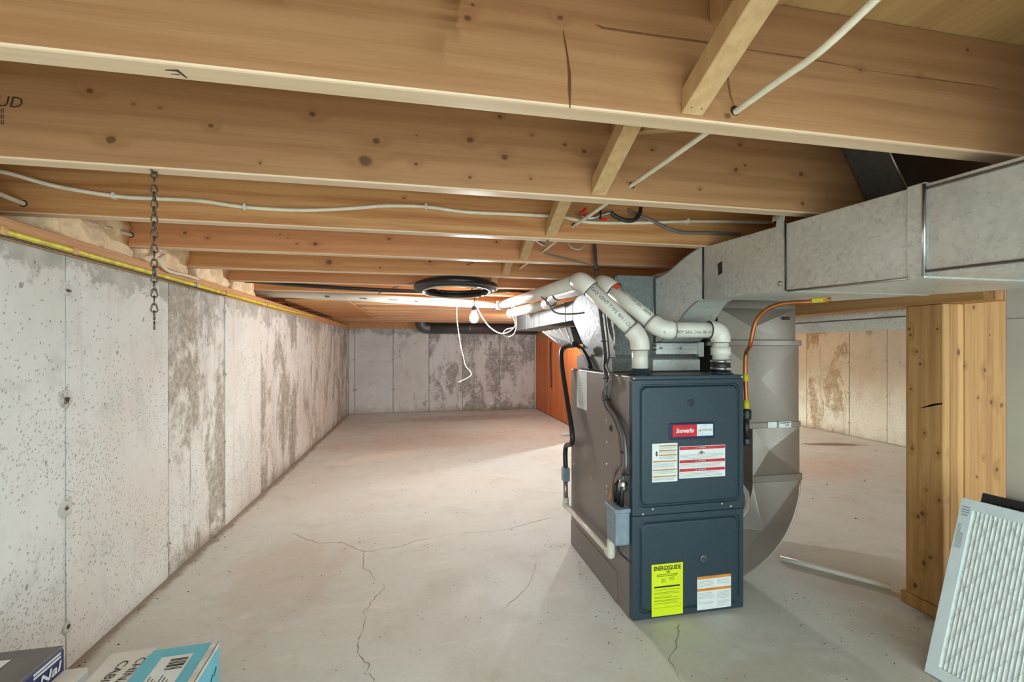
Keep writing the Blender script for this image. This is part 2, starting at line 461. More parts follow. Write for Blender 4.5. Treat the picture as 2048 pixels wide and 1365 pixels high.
M['furnace_front'] = plain('slate enamel', lin(44, 62, 73), 0.42, 0.1, 0.05, 90)
M['furnace_side'] = galv('painted steel side', (138, 132, 128), 0.42, 0.06, 0.55)
M['paper'] = plain('label paper', lin(224, 228, 228), 0.55, 0, 0.02)
M['label_red'] = plain('label red', lin(196, 44, 58), 0.5)
M['label_gold'] = plain('label gold', lin(186, 146, 66), 0.5)
M['tab_red'] = plain('orange red tab', lin(222, 70, 30), 0.5)
M['label_orange'] = plain('label orange', lin(214, 138, 40), 0.5)
M['label_yellow'] = plain('label yellow', lin(212, 230, 20), 0.5, 0, 0.02)
M['ink'] = plain('ink', lin(24, 26, 24), 0.6)
M['ink_grey'] = plain('grey ink', lin(150, 156, 160), 0.6)
M['ink_olive'] = plain('olive ink', lin(110, 122, 16), 0.6)
M['badge_red'] = plain('badge red', lin(206, 20, 44), 0.35)
M['badge_white'] = plain('badge white', lin(214, 232, 236), 0.35)
M['badge_blue'] = plain('badge blue bezel', lin(26, 36, 78), 0.25)
M['trap'] = plain('blue grey trap plastic', lin(128, 144, 158), 0.45)
M['drywall'] = plain('grey wallboard', lin(206, 196, 180), 0.8, 0, 0.03, 6)
M['seam'] = plain('board seam', lin(166, 160, 150), 0.8)
M['filter_frame'] = plain('filter card', lin(214, 224, 228), 0.7, 0, 0.02)
M['filter_media'] = plain('filter media', lin(226, 232, 230), 0.9, 0, 0.04, 60)
M['filter_grid'] = plain('filter wire', lin(190, 198, 200), 0.5)
M['filter_dark'] = plain('dark filter', lin(48, 46, 46), 0.8)
M['box_navy'] = plain('navy carton', lin(34, 42, 92), 0.5, 0, 0.06, 20)
M['box_grey'] = plain('grey carton', lin(112, 108, 106), 0.6, 0, 0.05, 20)
M['box_white'] = plain('white carton', lin(218, 214, 206), 0.6, 0, 0.03, 14)
M['box_teal'] = plain('teal carton', lin(104, 192, 214), 0.45, 0, 0.04, 14)
M['tape'] = plain('white tape', lin(214, 214, 210), 0.35)
M['debris'] = plain('dark grit', lin(70, 54, 42), 0.9, 0, 0.3, 200)
M['crack'] = plain('slab crack', lin(124, 110, 97), 0.95)
M['wood_crack'] = plain('resin crack', lin(96, 58, 30), 0.7)
M['wood_stain'] = plain('brown tide mark', lin(122, 82, 46), 0.8, 0, 0.15, 90)
M['nail'] = plain('nail head', lin(150, 142, 132), 0.4, 0.9)
M['stamp'] = plain('mill stamp ink', lin(58, 40, 28), 0.8)
M['hole'] = plain('drilled hole', lin(50, 34, 24), 0.95)
m = Mat('lit bulb glass')
m.put(m.p.inputs['Emission Color'], BULB_COLOR + (1,)); m.put(m.p.inputs['Emission Strength'], BULB_STRENGTH)
M['bulb'] = m.out((1, 0.95, 0.9, 1), 0.3)
m = Mat('side fill bulb glass')
m.put(m.p.inputs['Emission Color'], (0.92, 1.0, 0.98, 1)); m.put(m.p.inputs['Emission Strength'], SIDE_FILL_STRENGTH)
M['fill_bulb_side'] = m.out((1, 0.95, 0.9, 1), 0.3)
m = Mat('rear fill bulb glass')
m.put(m.p.inputs['Emission Color'], BULB_COLOR + (1,)); m.put(m.p.inputs['Emission Strength'], 400.0)
M['fill_bulb_rear'] = m.out((1, 0.95, 0.9, 1), 0.3)
m = Mat('clear vinyl tube')
m.put(m.p.inputs['Transmission Weight'], 0.85); M['clear'] = m.out((0.9, 0.92, 0.95, 1), 0.12)

# ------------------------------------------------------------------ the setting
JZ = 1.284; JH = 0.212; WT = 1.185
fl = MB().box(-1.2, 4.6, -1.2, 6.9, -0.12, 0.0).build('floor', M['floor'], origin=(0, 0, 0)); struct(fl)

def crack(pts, w, sub=3, jit=0.006):
    out = []
    for i in range(len(pts) - 1):
        a = Vector(pts[i]); b = Vector(pts[i + 1])
        for k in range(sub):
            p = a.lerp(b, k / sub); out.append(p + Vector((random.uniform(-jit, jit), random.uniform(-jit, jit), 0)) * (0 if k == 0 and i == 0 else 1))
    out.append(Vector(pts[-1]))
    out = [Vector((p.x, p.y, 0.0006)) for p in out]
    MB().ribbon(out, w, (0, 0, 1), True, 0.7).build('crack', M['crack'], fl)
crack([(-0.1283,1.304,0), (-0.1336,1.331,0), (-0.1526,1.345,0), (-0.1501,1.383,0), (-0.1766,1.429,0), (-0.1907,1.471,0), (-0.1908,1.531,0), (-0.1794,1.609,0), (-0.1959,1.639,0), (-0.1825,1.698,0), (-0.16,1.754,0), (-0.135,1.802,0), (-0.1436,1.842,0)], 0.0016)
crack([(-0.1726,1.871,0), (-0.2123,1.957,0), (-0.2415,2.003,0), (-0.2448,2.083,0), (-0.2498,2.143,0), (-0.3151,2.225,0), (-0.3594,2.268,0), (-0.4533,2.281,0), (-0.5454,2.345,0), (-0.6216,2.433,0)], 0.0016)
crack([(-0.2454,2.142,0), (-0.1817,2.161,0), (-0.0931,2.17,0), (-0.0211,2.222,0), (0.0933,2.246,0), (0.2175,2.271,0), (0.3918,2.254,0), (0.5056,2.304,0), (0.6891,2.381,0)], 0.0016)
crack([(0.8462,1.383,0), (0.8221,1.346,0), (0.8052,1.315,0), (0.7477,1.254,0), (0.7172,1.222,0), (0.7085,1.175,0), (0.7035,1.137,0)], 0.0016)
crack([(0.2732,1.572,0), (0.3389,1.63,0), (0.394,1.689,0), (0.4382,1.772,0), (0.4922,1.901,0)], 0.0012)

def pit(x, y, z, nrm, r, parent, mat):
    """form-tie pit: a ragged raised collar of the same concrete with a small dark hole"""
    nrm = Vector(nrm); u = Vector((0, 0, 1)); w = nrm.cross(u); n = 11; o = Vector((x, y, z)); vs = []
    js = [random.uniform(.65, 1.25) for _ in range(n)]
    for (rr, hh) in ((1.5, -0.0005), (1.15, 0.003), (0.7, 0.0035), (0.4, 0.0008)):
        for k in range(n):
            a = 2 * PI * k / n; q = rr * r * js[k] * random.uniform(.92, 1.08)
            vs.append(o + u * math.sin(a) * q * 1.1 + w * math.cos(a) * q + nrm * hh * (r / .012))
    fs = [(i * n + k, i * n + (k + 1) % n, (i + 1) * n + (k + 1) % n, (i + 1) * n + k) for i in range(3) for k in range(n)] + [tuple(3 * n + k for k in range(n))]
    c = MB().add(vs, fs, True).build('tie_hole', mat, parent); c['stain'] = .55; c['seed'] = random.uniform(0, 9)
    hn = 7; o2 = o + nrm * .0012 * (r / .012) + w * random.uniform(-.3, .3) * r + u * random.uniform(-.3, .2) * r; rr = r * random.uniform(.42, .65)
    MB().add([o2 + (u * math.sin(2 * PI * k / hn) * random.uniform(.5, 1.2) + w * math.cos(2 * PI * k / hn) * random.uniform(.6, 1.4)) * rr + nrm * .0022 * (r / .012) for k in range(hn)], [tuple(range(hn))]).build('tie_hole', M['pit'], parent)

def panel_wall(name, axis, face, edges, z1, mat, stains, back, tie_rows, tie_r, gap=0.003, thick=0.02):
    """cast wall: one panel for each form board, shallow joints between; tie pits along the joints"""
    root = group_empty(name, (face if axis == 'X' else (edges[0] + edges[-1]) / 2, (edges[0] + edges[-1]) / 2 if axis == 'X' else face, 0))
    sgn = 1 if back < face else -1
    b = MB()
    if axis == 'X': b.box(min(back, face - sgn * thick * 0.6), max(back, face - sgn * thick * 0.6), edges[0], edges[-1], 0, z1)
    else: b.box(edges[0], edges[-1], min(back, face - sgn * thick * 0.6), max(back, face - sgn * thick * 0.6), 0, z1)
    c = b.build('core', M['pit'], root)
    for i in range(len(edges) - 1):
        e0, e1 = edges[i] + gap, edges[i + 1] - gap
        off = random.uniform(-0.0015, 0.0015)
        f0, f1 = sorted((face - sgn * thick, face + off))
        b = MB()
        if axis == 'X': b.box(f0, f1, e0, e1, 0, z1)
        else: b.box(e0, e1, f0, f1, 0, z1)
        p = b.build('panel', mat, root, 0.0012)
        p['stain'] = stains[i % len(stains)]; p['seed'] = 3.7 * i + 1.3
        if i > 0:
            for zz in tie_rows:
                zz += random.uniform(-0.02, 0.02)
                if axis == 'X': pit(face + sgn * 0.0015, edges[i] + random.uniform(-0.004, 0.004), zz, (sgn, 0, 0), tie_r * random.uniform(0.6, 1.1) * (1.35 if edges[i] < 1.6 else .75), root, mat)
                else: pit(edges[i], face + sgn * 0.0015, zz, (0, sgn, 0), tie_r * random.uniform(0.6, 1.1) * (1.35 if edges[i] < 1.6 else .75), root, mat)
    return root
LW = -0.991; BW = 6.72; RW = 4.45
panel_wall('wall_left', 'X', LW, [-1.2, -0.6, -0.06, 0.44, 0.98, 1.522, 2.063, 2.598, 3.137, 3.46, 3.99, 4.53, 5.07, 5.61, 6.15, BW], WT, M['conc'],
           [0.1, 0.1, 0.1, 0.1, 0.12, 0.14, 0.92, 0.2, 0.75, 0.82, 0.65, 0.8, 0.75, 0.85, 0.9], LW - 0.2, (0.118, 0.456, 0.783, 1.105), 0.0125)
panel_wall('wall_back', 'Y', BW, [LW - .2, LW, -0.911, -0.385, 0.121, 0.607, 1.168, 1.70, 2.2, 2.75, 3.3, 3.9, RW], 1.20, M['conc_back'],
           [0.5, 0.5, 0.35, 0.62, 0.8, 0.95, 0.9, 0.5], BW + 0.18, (0.33, 0.78), 0.012)
panel_wall('wall_right', 'X', RW, [-1.2, -.4, 0.2, 0.8, 1.4, 2.0, 2.6, 3.1, 3.62, 4.02, 4.56, 5.1, 5.64, 6.18, BW], 1.25, M['conc_right'],
           [0.1, 0.1, 0.1, 0.1, 0.1, 0.1, 0.15, 0.12, 0.3, 0.75, 0.35, 0.3], RW + 0.18, (0.12, 0.456, 0.783), 0.014)

# plank partition behind the furnace
wp = group_empty('wall_partition', (1.74, 5.5, 0))
yy = 4.45; i = 0
while yy < BW - 0.01:
    w = [0.14, 0.19, 0.09, 0.19, 0.14, 0.235][i % 6]; e = min(yy + w, BW - 0.004)
    MB().box(1.722 + random.uniform(-.004, .004), 1.745, yy + .002, e - .002, 0.012, 1.07).build('plank', M['cedar'], wp, 0.0015)
    yy += w; i += 1
MB().box(1.745, 1.784, 4.45, BW - 0.002, 0.0, 0.038).build('bottom_plate', M['beam'], wp)

# wallboard right of the posts
ws = struct(MB().box(1.70, 1.80, -0.7, 1.035, 0.0, JZ).build('wall_side', M['drywall'], bevel=0.003))
MB().box(1.6988, 1.7005, -0.7, 1.033, 1.005, 1.0085).build('seam', M['seam'], ws)

ce = struct(MB().box(-1.19, 4.6, -1.2, 6.9, JZ + JH, JZ + JH + 0.018).build('ceiling', M['ply']))
struct(MB().box(-1.19, -1.152, -1.2, 6.9, WT + 0.097, JZ + JH).build('trim_1', M['beam']))      # rim board
struct(MB().box(-1.19, 4.6, BW - .003, BW + .035, 1.2, JZ + JH).build('trim_2', M['beam']))

struct(MB().box(RW - .001, RW + .04, -1.2, 6.9, 1.25, JZ + JH).build('trim_3', M['beam']))
# ------------------------------------------------------------------ joists
JY = [0.25, 0.656, 1.044, 1.460, 1.866, 2.287] + [2.697 + 0.41 * k for k in range(10)]
JX0, JX1 = -1.15, 4.448; JXM = (JX0 + JX1) / 2
def K(p, r): return (p[0] - JXM, p[2] - JZ, r * .85)
KN = {
 1: [K((0.0737,0.656,1.417), .004), K((0.0665,0.656,1.397), .007), K((0.2055,0.656,1.417), .006), K((0.4892,0.656,1.298), .008), K((0.9874,0.656,1.47), .005), K((0.8786,0.656,1.406), .004), K((0.7499,0.656,1.405), .004)],
 2: [K((-0.6391,1.044,1.428), .009), K((-0.6032,1.044,1.335), .012), K((-0.5641,1.044,1.41), .003), K((-0.5172,1.044,1.407), .003), K((-0.4243,1.044,1.38), .006), K((-0.2277,1.044,1.424), .010), K((-0.3314,1.044,1.31), .004),
     K((-0.1196,1.044,1.332), .018), K((-0.0963,1.044,1.378), .010), K((-0.0088,1.044,1.398), .003), K((-0.0099,1.044,1.334), .006), K((0.1115,1.044,1.399), .010), K((0.1933,1.044,1.366), .009), K((0.1115,1.044,1.313), .006), K((0.2557,1.044,1.32), .005),
     K((0.1815,1.044,1.46), .006), K((0.2581,1.044,1.423), .004), K((0.3395,1.044,1.408), .006), K((0.3875,1.044,1.396), .008), K((0.5676,1.044,1.415), .006), K((0.8152,1.044,1.45), .006), K((0.8035,1.044,1.384), .009), K((0.83,1.044,1.397), .006), K((1.001,1.044,1.388), .010), K((0.6994,1.044,1.326), .004), K((1.006,1.044,1.309), .008)],
 3: [K((-0.2111,1.46,1.251), .004), K((-0.0505,1.46,1.389), .004), K((0.4573,1.46,1.33), .006)],
 4: [K((-0.8439,1.866,1.342), .008), K((-0.7699,1.866,1.326), .006), K((-0.398,1.866,1.322), .010), K((-0.4625,1.866,1.319), .004), K((-0.4944,1.866,1.341), .003), K((-0.1225,1.866,1.354), .008), K((0.3096,1.866,1.363), .007), K((-0.5226,1.866,1.351), .003)],
 5: [K((-0.4255,2.287,1.328), .020), K((0.0461,2.287,1.348), .010), K((-0.1923,2.287,1.31), .006)],
}
JL = {
 0: 'floor joist closest to the camera, just above the lens',
 1: 'front floor joist with a dark resin crack, brace nailed at its face',
 2: 'wide floor joist full of dark knots, mill stamp at its left end',
 3: 'floor joist with the white cable stapled along its face',
 4: 'floor joist behind the stapled cable joist, crossed by a grey drain loop cord',
 5: 'floor joist with one large round knot, just before the black ring',
 6: 'floor joist right above the hanging black pipe ring',
 7: 'floor joist the lit bulb hangs from',
 8: 'floor joist first behind the long white pipe run',
 9: 'floor joist second behind the long white pipe run',
 10: 'floor joist third behind the white pipe, above the strand board sheet',
 11: 'floor joist fourth behind the white pipe, over the strand board',
 12: 'floor joist fifth behind the white pipe, past the strand board edge',
 13: 'floor joist third from the back concrete wall',
 14: 'floor joist second from the back concrete wall',
 15: 'floor joist closest to the back concrete wall',
}
joists = []
TD = [((-0.1513,0.656,1.349)[0] - JXM + .02, .06, .045, .10, .23, .55), ((0.0773,0.656,1.366)[0] - JXM + .02, .05, .045, .09, .19, .75), ((0.0414,0.656,1.312)[0] - JXM + .02, .06, .03, .05, .09, .35)]
M['edge'] = wood('light-painted joist edge', lin(220, 192, 160), lin(194, 156, 118), 'X', (), 0.5, 2.2, 0.06, 0.42)  # paler wood paints bulb light and floor bounce onto the joist undersides
for i, y in enumerate(JY):
    r = 0.5 + 0.08 * math.sin(i * 2.3)
    la, da = (lin(174, 130, 90), lin(137, 93, 57)) if i < 3 else (lin(206 + 5 * math.sin(i * 1.7), 148 + 4 * math.sin(i * 2.9), 98), lin(164, 102, 58))  # farther joists redder: warm bounce light put into their wood colour
    jm = wood('joist wood', la, da, 'X', KN.get(i, ()), 0.55 if i != 3 else 0.9, i * 1.37 + 0.4, 0.0 if i in KN else 0.12, 0.45, tides=TD if i == 1 else ())
    j = MB().box(JX0, JX1, y, y + 0.038, JZ, JZ + JH).build('floor_joist', jm, None, 0.0035, 2, origin=(JXM, y + 0.019, JZ))
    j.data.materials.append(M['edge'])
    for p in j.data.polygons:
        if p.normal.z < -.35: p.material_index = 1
    tag(j, JL[i], 'joist', 'floor joists'); joists.append(j)

def wribbon(pts, w, mat, name, parent, y, jit=0.0, taper=True):
    MB().ribbon([Vector((p[0], y - 0.0006, p[2])) for p in pts], w, (0, -1, 0), taper, jit).build(name, mat, parent)
# splits and tide marks on the front joist
j1 = joists[1]
wribbon([(0.2102,0.656,1.398), (0.2141,0.656,1.377), (0.2173,0.656,1.359), (0.2204,0.656,1.333), (0.2204,0.656,1.31), (0.2212,0.656,1.282)], .0036, M['wood_crack'], 'crack', j1, .656, 0.5)
wribbon([(0.4819,0.656,1.399), (0.4874,0.656,1.373), (0.4938,0.656,1.333), (0.5012,0.656,1.314)], .0035, M['wood_stain'], 'crack', j1, .656, 0.4)
wribbon([(0.2612,0.656,1.415), (0.2733,0.656,1.411), (0.3524,0.656,1.411), (0.4395,0.656,1.412), (0.5497,0.656,1.41), (0.6368,0.656,1.41), (0.7488,0.656,1.406)], .0026, M['wood_stain'], 'split', j1, .656, 0.5)
wribbon([(0.7541,0.656,1.405), (0.8235,0.656,1.405), (0.8898,0.656,1.406), (1.017,0.656,1.407), (1.115,0.656,1.405)], .0018, M['wood_stain'], 'split', j1, .656, 0.5)
# cable holes
def hole(p, r, parent, y):
    MB().lathe([(r, 0), (r * .9, .0012)], (p[0], y, p[2]), (0, -1, 0), 12).build('drilled_hole', M['hole'], parent)
hole((0.503,0.656,1.308), .0085, j1, .656); hole((0.5125,1.044,1.323), .0085, joists[2], 1.044)
hole((0.5064,1.46,1.334), .0085, joists[3], 1.46); hole((-1.048,1.46,1.31), .010, joists[3], 1.46)
hole((-1.016,1.866,1.326), .010, joists[4], 1.866); hole((0.5116,1.866,1.331), .008, joists[4], 1.866)
# stamps
text('QUD', .030, (-0.7845,1.043,1.391), (1, 0, 0), (0, -1, 0), M['stamp'], joists[2], 'stamp', shear=.2)
for k in range(3):
    text('III', .012, Vector((-0.7837,1.043,1.373)) + Vector((0, 0, -.011 * k)), (1, 0, 0), (0, -1, 0), M['stamp'], joists[2], 'stamp')
MB().ribbon([(-.327, .672, JZ - .0005), (-.312, .670, JZ - .0005), (-.308, .686, JZ - .0005)], .006, (0, 0, -1)).build('stamp', M['stamp'], j1)
MB().ribbon([(-.324, .680, JZ - .0005), (-.314, .680, JZ - .0005)], .005, (0, 0, -1)).build('stamp', M['stamp'], j1)

# cross bracing strips between joists
BL = ['between the first joist and the camera', 'between the cracked front joist and the knotty joist', 'below the red valve, nailed to the cable joist',
      'second row back from the knotty joist, beside the white cable', 'above the black ring, before the round-knot joist', 'over the long white pipe']
def brace(i, up):
    y0 = JY[i] + .038; y1 = JY[i + 1]; x = .425 if up else .475
    za, zb = (JZ + JH - .03, JZ + .03) if up else (JZ + .03, JZ + JH - .03)
    b = MB(); w = .019
    b.hexa([(x - w, y0, za - .02), (x + w, y0, za - .02), (x + w, y0, za + .02), (x - w, y0, za + .02)],
           [(x - w, y1, zb - .022), (x + w, y1, zb - .022), (x + w, y1, zb + .018), (x - w, y1, zb + .018)])
    o = b.build('cross_brace', M['strap'], None, .0015)
    tag(o, ('descending' if up else 'rising') + ' wooden cross brace ' + BL[i], 'brace', 'joist cross bracing')
    if up:
        d = Vector((0, y1 - y0, zb - za)).normalized(); n = Vector((0, -d.z, d.y)) * -1
        for sx in (-.009, .009):
            p = Vector((x + sx, y1 - .012, zb - .020 + .012 * (za - zb) / (y1 - y0)))
            MB().lathe([(.0042, 0), (.0036, .0012), (.001, .002)], p, n, 8).build('nail', M['nail'], o)
for i in range(6):
    brace(i, True); brace(i, False)

# beam, posts
tb = MB()
bm_ = thing('support_beam', 'built-up wooden beam under the joists behind the silver trunk duct', 'beam', (1.79, 4, 1.07))
for k in range(3):
    MB().box(1.722 + .041 * k, 1.761 + .041 * k, 1.10, BW - .003, 1.072, JZ - .001).build('plank', M['beam'], bm_, .002)
M['post_face'] = wood('post face wood', lin(206, 160, 104), lin(166, 114, 62), 'Z', [((1.722,1.322,0.9888)[1] - 1.2745, (1.722,1.322,0.9888)[2] - .04, 0.007),((1.722,1.317,0.9675)[1] - 1.2745, (1.722,1.317,0.9675)[2] - .04, 0.006),((1.722,1.297,0.9078)[1] - 1.2745, (1.722,1.297,0.9078)[2] - .04, 0.006),((1.722,1.285,0.8636)[1] - 1.2745, (1.722,1.285,0.8636)[2] - .04, 0.006),((1.722,1.317,0.7732)[1] - 1.2745, (1.722,1.317,0.7732)[2] - .04, 0.005),((1.722,1.272,0.6241)[1] - 1.2745, (1.722,1.272,0.6241)[2] - .04, 0.005),((1.722,1.312,0.5623)[1] - 1.2745, (1.722,1.312,0.5623)[2] - .04, 0.007),((1.722,1.229,0.5642)[1] - 1.2745, (1.722,1.229,0.5642)[2] - .04, 0.007),((1.722,1.264,0.4273)[1] - 1.2745, (1.722,1.264,0.4273)[2] - .04, 0.004),((1.722,1.278,0.3409)[1] - 1.2745, (1.722,1.278,0.3409)[2] - .04, 0.01),((1.722,1.292,0.3256)[1] - 1.2745, (1.722,1.292,0.3256)[2] - .04, 0.008),((1.722,1.252,0.1989)[1] - 1.2745, (1.722,1.252,0.1989)[2] - .04, 0.008),((1.722,1.273,0.1688)[1] - 1.2745, (1.722,1.273,0.1688)[2] - .04, 0.01),((1.722,1.302,0.0775)[1] - 1.2745, (1.722,1.302,0.0775)[2] - .04, 0.01),((1.722,1.232,0.9851)[1] - 1.2745, (1.722,1.232,0.9851)[2] - .04, 0.005),((1.722,1.226,0.4043)[1] - 1.2745, (1.722,1.226,0.4043)[2] - .04, 0.006)], 0.75, 1.9, 0.0, 0.6, plane='YZ')
M['upright'] = wood('upright board wood', lin(200, 152, 96), lin(154, 104, 56), 'Z', [((1.857,1.216,1.061)[0] - 1.924, (1.857,1.216,1.061)[2], 0.008),((1.906,1.216,0.8445)[0] - 1.924, (1.906,1.216,0.8445)[2], 0.009),((1.876,1.216,0.7494)[0] - 1.924, (1.876,1.216,0.7494)[2], 0.005),((1.935,1.216,0.7329)[0] - 1.924, (1.935,1.216,0.7329)[2], 0.008),((1.981,1.216,0.7216)[0] - 1.924, (1.981,1.216,0.7216)[2], 0.009),((1.87,1.216,0.4782)[0] - 1.924, (1.87,1.216,0.4782)[2], 0.005),((1.816,1.216,0.8604)[0] - 1.924, (1.816,1.216,0.8604)[2], 0.006),((1.928,1.216,0.9658)[0] - 1.924, (1.928,1.216,0.9658)[2], 0.004),((1.902,1.216,0.5418)[0] - 1.924, (1.902,1.216,0.5418)[2], 0.004),((1.961,1.216,0.4984)[0] - 1.924, (1.961,1.216,0.4984)[2], 0.01)], 0.8, 5.2, 0.0, 0.6)
po = thing('wooden_post', 'knotty built-up wooden post standing on a plate below the beam', 'post', (1.765, 1.275, 0))
for k in range(3):
    MB().box(1.722 + .0302 * k, 1.752 + .0302 * k, 1.214, 1.335, 0.04, 1.071).build('plank', (M['post_face'], M['post2'], M['post'])[k], po, .0025)
MB().ribbon([(1.722,1.281,0.7107), (1.722,1.245,0.7254), (1.722,1.215,0.734)], .007, (-1, 0, 0), True, .4).build('grain_streak', M['wood_stain'], po)
MB().box(1.715, 1.816, 1.19, 1.35, 0.0, 0.04).build('base_plate', M['post2'], po, .003)
pb = MB().box(1.818, 2.03, 1.216, 1.254, 0.0, JZ - .001).build('upright_board', M['upright'], None, .004, 2)
tag(pb, 'wide upright board beside the knotty post, next to the grey wallboard', 'board')

# sill plates along the left wall
s1 = MB().box(-1.19, -.985, -1.2, 6.7, WT, 1.238).build('sill_plate', M['sill'], None, .002); tag(s1, 'lower sill board on the left concrete wall behind the yellow tube', 'sill plate')
s2 = MB().box(-1.19, -1.125, -1.2, 6.7, 1.239, JZ - .001).build('sill_plate', M['sill'], None, .002); tag(s2, 'upper sill board, set back, carrying the joist ends over the left wall', 'sill plate')
# strand board sheet under the far joists
ob = MB().box(-.97, -.53, 3.58, 5.55, JZ - .012, JZ - .001).build('strand_board', M['osb'], None, .001); tag(ob, 'orange strand board sheet nailed under the far joists by the left wall', 'board')

# insulation lumps in the joist bays above the left sill
IL = ['between the cable joist and the next joist', 'behind the chain, in the second bay along', 'beside the white cable bend in the third bay', 'small tuft in the fourth bay', 'in the bay nearest the camera', 'in the bay under the knotty joist']
def batt(y0, y1, x1, z1, lab):
    nx, ny, nz = 8, 12, 7; vs = []; fs = []; idx = {}
    b = bmesh.new(); bmesh.ops.create_cube(b, size=1.0)
    bmesh.ops.subdivide_edges(b, edges=b.edges, cuts=9, use_grid_fill=True)
    c = Vector(((-1.148 + x1) / 2, (y0 + y1) / 2, (1.24 + z1) / 2)); d = Vector((x1 + 1.148, y1 - y0, z1 - 1.24))
    for v in b.verts:
        p = Vector((v.co.x * d.x, v.co.y * d.y, v.co.z * d.z)) + c
        k = max(0, v.co.x + .5)
        n = mnoise.noise_vector(p * 16) * .022 + mnoise.noise_vector(p * 42) * .009
        p.x += n.x * k * 1.4; p.z += n.z * k - .0 ; p.y += n.y * k * .4
        p.z = max(p.z, 1.241); p.y = min(max(p.y, y0), y1)
        v.co = p
    m_ = MB(); m_.add([v.co for v in b.verts], [[v.index for v in f.verts] for f in b.faces], True); b.free()
    o = m_.build('insulation_batt', M['batt'], None, smooth=True); tag(o, 'tan fluffy insulation ' + lab, 'insulation', 'insulation in the joist bays')
for k, (a, x1, z1) in enumerate(((3, -1.02, 1.40), (4, -1.02, 1.39), (5, -1.01, 1.38), (6, -1.02, 1.37))):
    batt(JY[a] + .04, JY[a + 1] - .002, x1, z1, IL[k])

# ------------------------------------------------------------------ furnace
FX0, FX1, FY0, FY1, FZ = .694, 1.115, 1.41, 2.043, .825
fu = thing('furnace', 'dark slate upright gas furnace with yellow and white labels on its doors', 'furnace', ((FX0 + FX1) / 2, (FY0 + FY1) / 2, 0))
MB().box(FX0, FX1, FY0 + .022, FY1, 0.0, FZ).build('cabinet', M['furnace_side'], fu, .004, 2)
MB().box(FX0 + .003, FX1 - .003, FY0 + .0005, FY0 + .03, FZ - .012, FZ + .002).build('top_rail', M['furnace_front'], fu, .002)
sp = MB().box(FX0 - .0025, FX0 + .001, FY0 + .12, FY1 - .004, .004, .115).build('side_base_panel', M['furnace_side'], fu, .001)

def rrect(x0, x1, z0, z1, r, n=5):
    out = []
    for (cx, cz, a0) in ((x1 - r, z1 - r, 0), (x0 + r, z1 - r, 90), (x0 + r, z0 + r, 180), (x1 - r, z0 + r, 270)):
        for k in range(n + 1):
            a = math.radians(a0 + 90 * k / n); out.append((cx + r * math.cos(a), cz + r * math.sin(a)))
    return out
def emboss(x0, x1, z0, z1, y, loops):
    """pressed panel facing the room: loops of (l, r, b, t insets, radius, depth)"""
    b = MB(); vs = []; fs = []
    for (il, ir, ib, it, rad, dep) in loops:
        vs += [(p[0], y - dep, p[1]) for p in rrect(x0 + il, x1 - ir, z0 + ib, z1 - it, rad)]
    n = 24
    for i in range(len(loops) - 1):
        fs += [(i * n + k, i * n + (k + 1) % n, (i + 1) * n + (k + 1) % n, (i + 1) * n + k) for k in range(n)]
    fs.append(tuple((len(loops) - 1) * n + k for k in range(n)))
    b.add(vs, fs)
    return b
def door(name, z0, z1, ib, it):
    L = [(0, 0, 0, 0, .003, -.024), (0, 0, 0, 0, .004, -.001), (.002, .002, .002, .002, .004, 0),
         (.022, .016, ib, it, .022, 0), (.0245, .0185, ib + .0025, it + .0025, .022, -.0045), (.028, .022, ib + .006, it + .006, .022, -.0045),
         (.034, .028, ib + .012, it + .012, .022, .003), (.037, .031, ib + .015, it + .015, .020, .0035)]
    d = emboss(FX0, FX1, z0, z1, FY0, L).build(name, M['furnace_front'], fu)
    for p in d.data.polygons: p.use_smooth = False
    return d
up = door('upper_door', .3575, FZ - .012, .026, .014)
lo = door('lower_door', .008, .3555, .020, .016)
def screw(p, nrm=(0, -1, 0), r=.0042, parent=fu):
    MB().lathe([(r * 1.35, 0), (r * 1.3, .0008), (r, .0012), (r * .9, .003), (r * .3, .0036)], p, nrm, 8).build('screw', M['steel'], parent)
for p in ((0.7319,1.41,0.363), (0.7684,1.41,0.3773), (1.03,1.41,0.3782), (1.065,1.41,0.367)): screw((p[0], FY0 - .0003, p[2]))
screw((FX0 + .006, FY0 - .0005, FZ - .006)); screw((FX1 - .006, FY0 - .0005, FZ - .006))
for p in ((0.694,1.627,0.6441), (0.694,1.622,0.5613), (0.694,1.622,0.4778), (0.694,1.782,0.3798), (0.694,1.622,0.3943), (0.694,1.622,0.3734), (0.694,2.001,0.3827)): screw((FX0, p[1], p[2]), (-1, 0, 0), .004)
for x in (.70 + .09, .93, 1.02): screw((x, FY0 + .05, FZ + .0003), (0, 0, 1), .0035)
# sight ports
def port(p, r, name):
    o = (p[0], FY0 - .0034, p[2])
    MB().lathe([(r * 1.25, -.002), (r * 1.25, .0022), (r, .003), (r * .8, .0015), (r * .75, -.004)], o, (0, -1, 0), 16).build(name, M['furnace_front'], fu)
    MB().lathe([(r * .8, 0), (r * .72, .0004)], (o[0], o[1] + .0002, o[2]), (0, -1, 0), 14).build('port_glass', M['black'], fu)
port((0.9084,1.41,0.733), .011, 'sight_port'); 
p = (0.9562,1.41,0.195); MB().lathe([(.0105, 0), (.0095, .0015), (.0085, .001)], (p[0], FY0 - .0034, p[2]), (0, -1, 0), 14).build('port_rim', M['steel'], fu)
MB().lathe([(.0083, 0), (.0075, .0022)], (p[0], FY0 - .0034, p[2]), (0, -1, 0), 14).build('port_glass', M['black'], fu)
MB().ribbon([(p[0] - .004, FY0 - .0058, p[2] - .004), (p[0], FY0 - .0058, p[2] + .002), (p[0] + .004, FY0 - .0058, p[2] + .004)], .003, (0, -1, 0)).build('pilot_mark', M['steel'], fu)
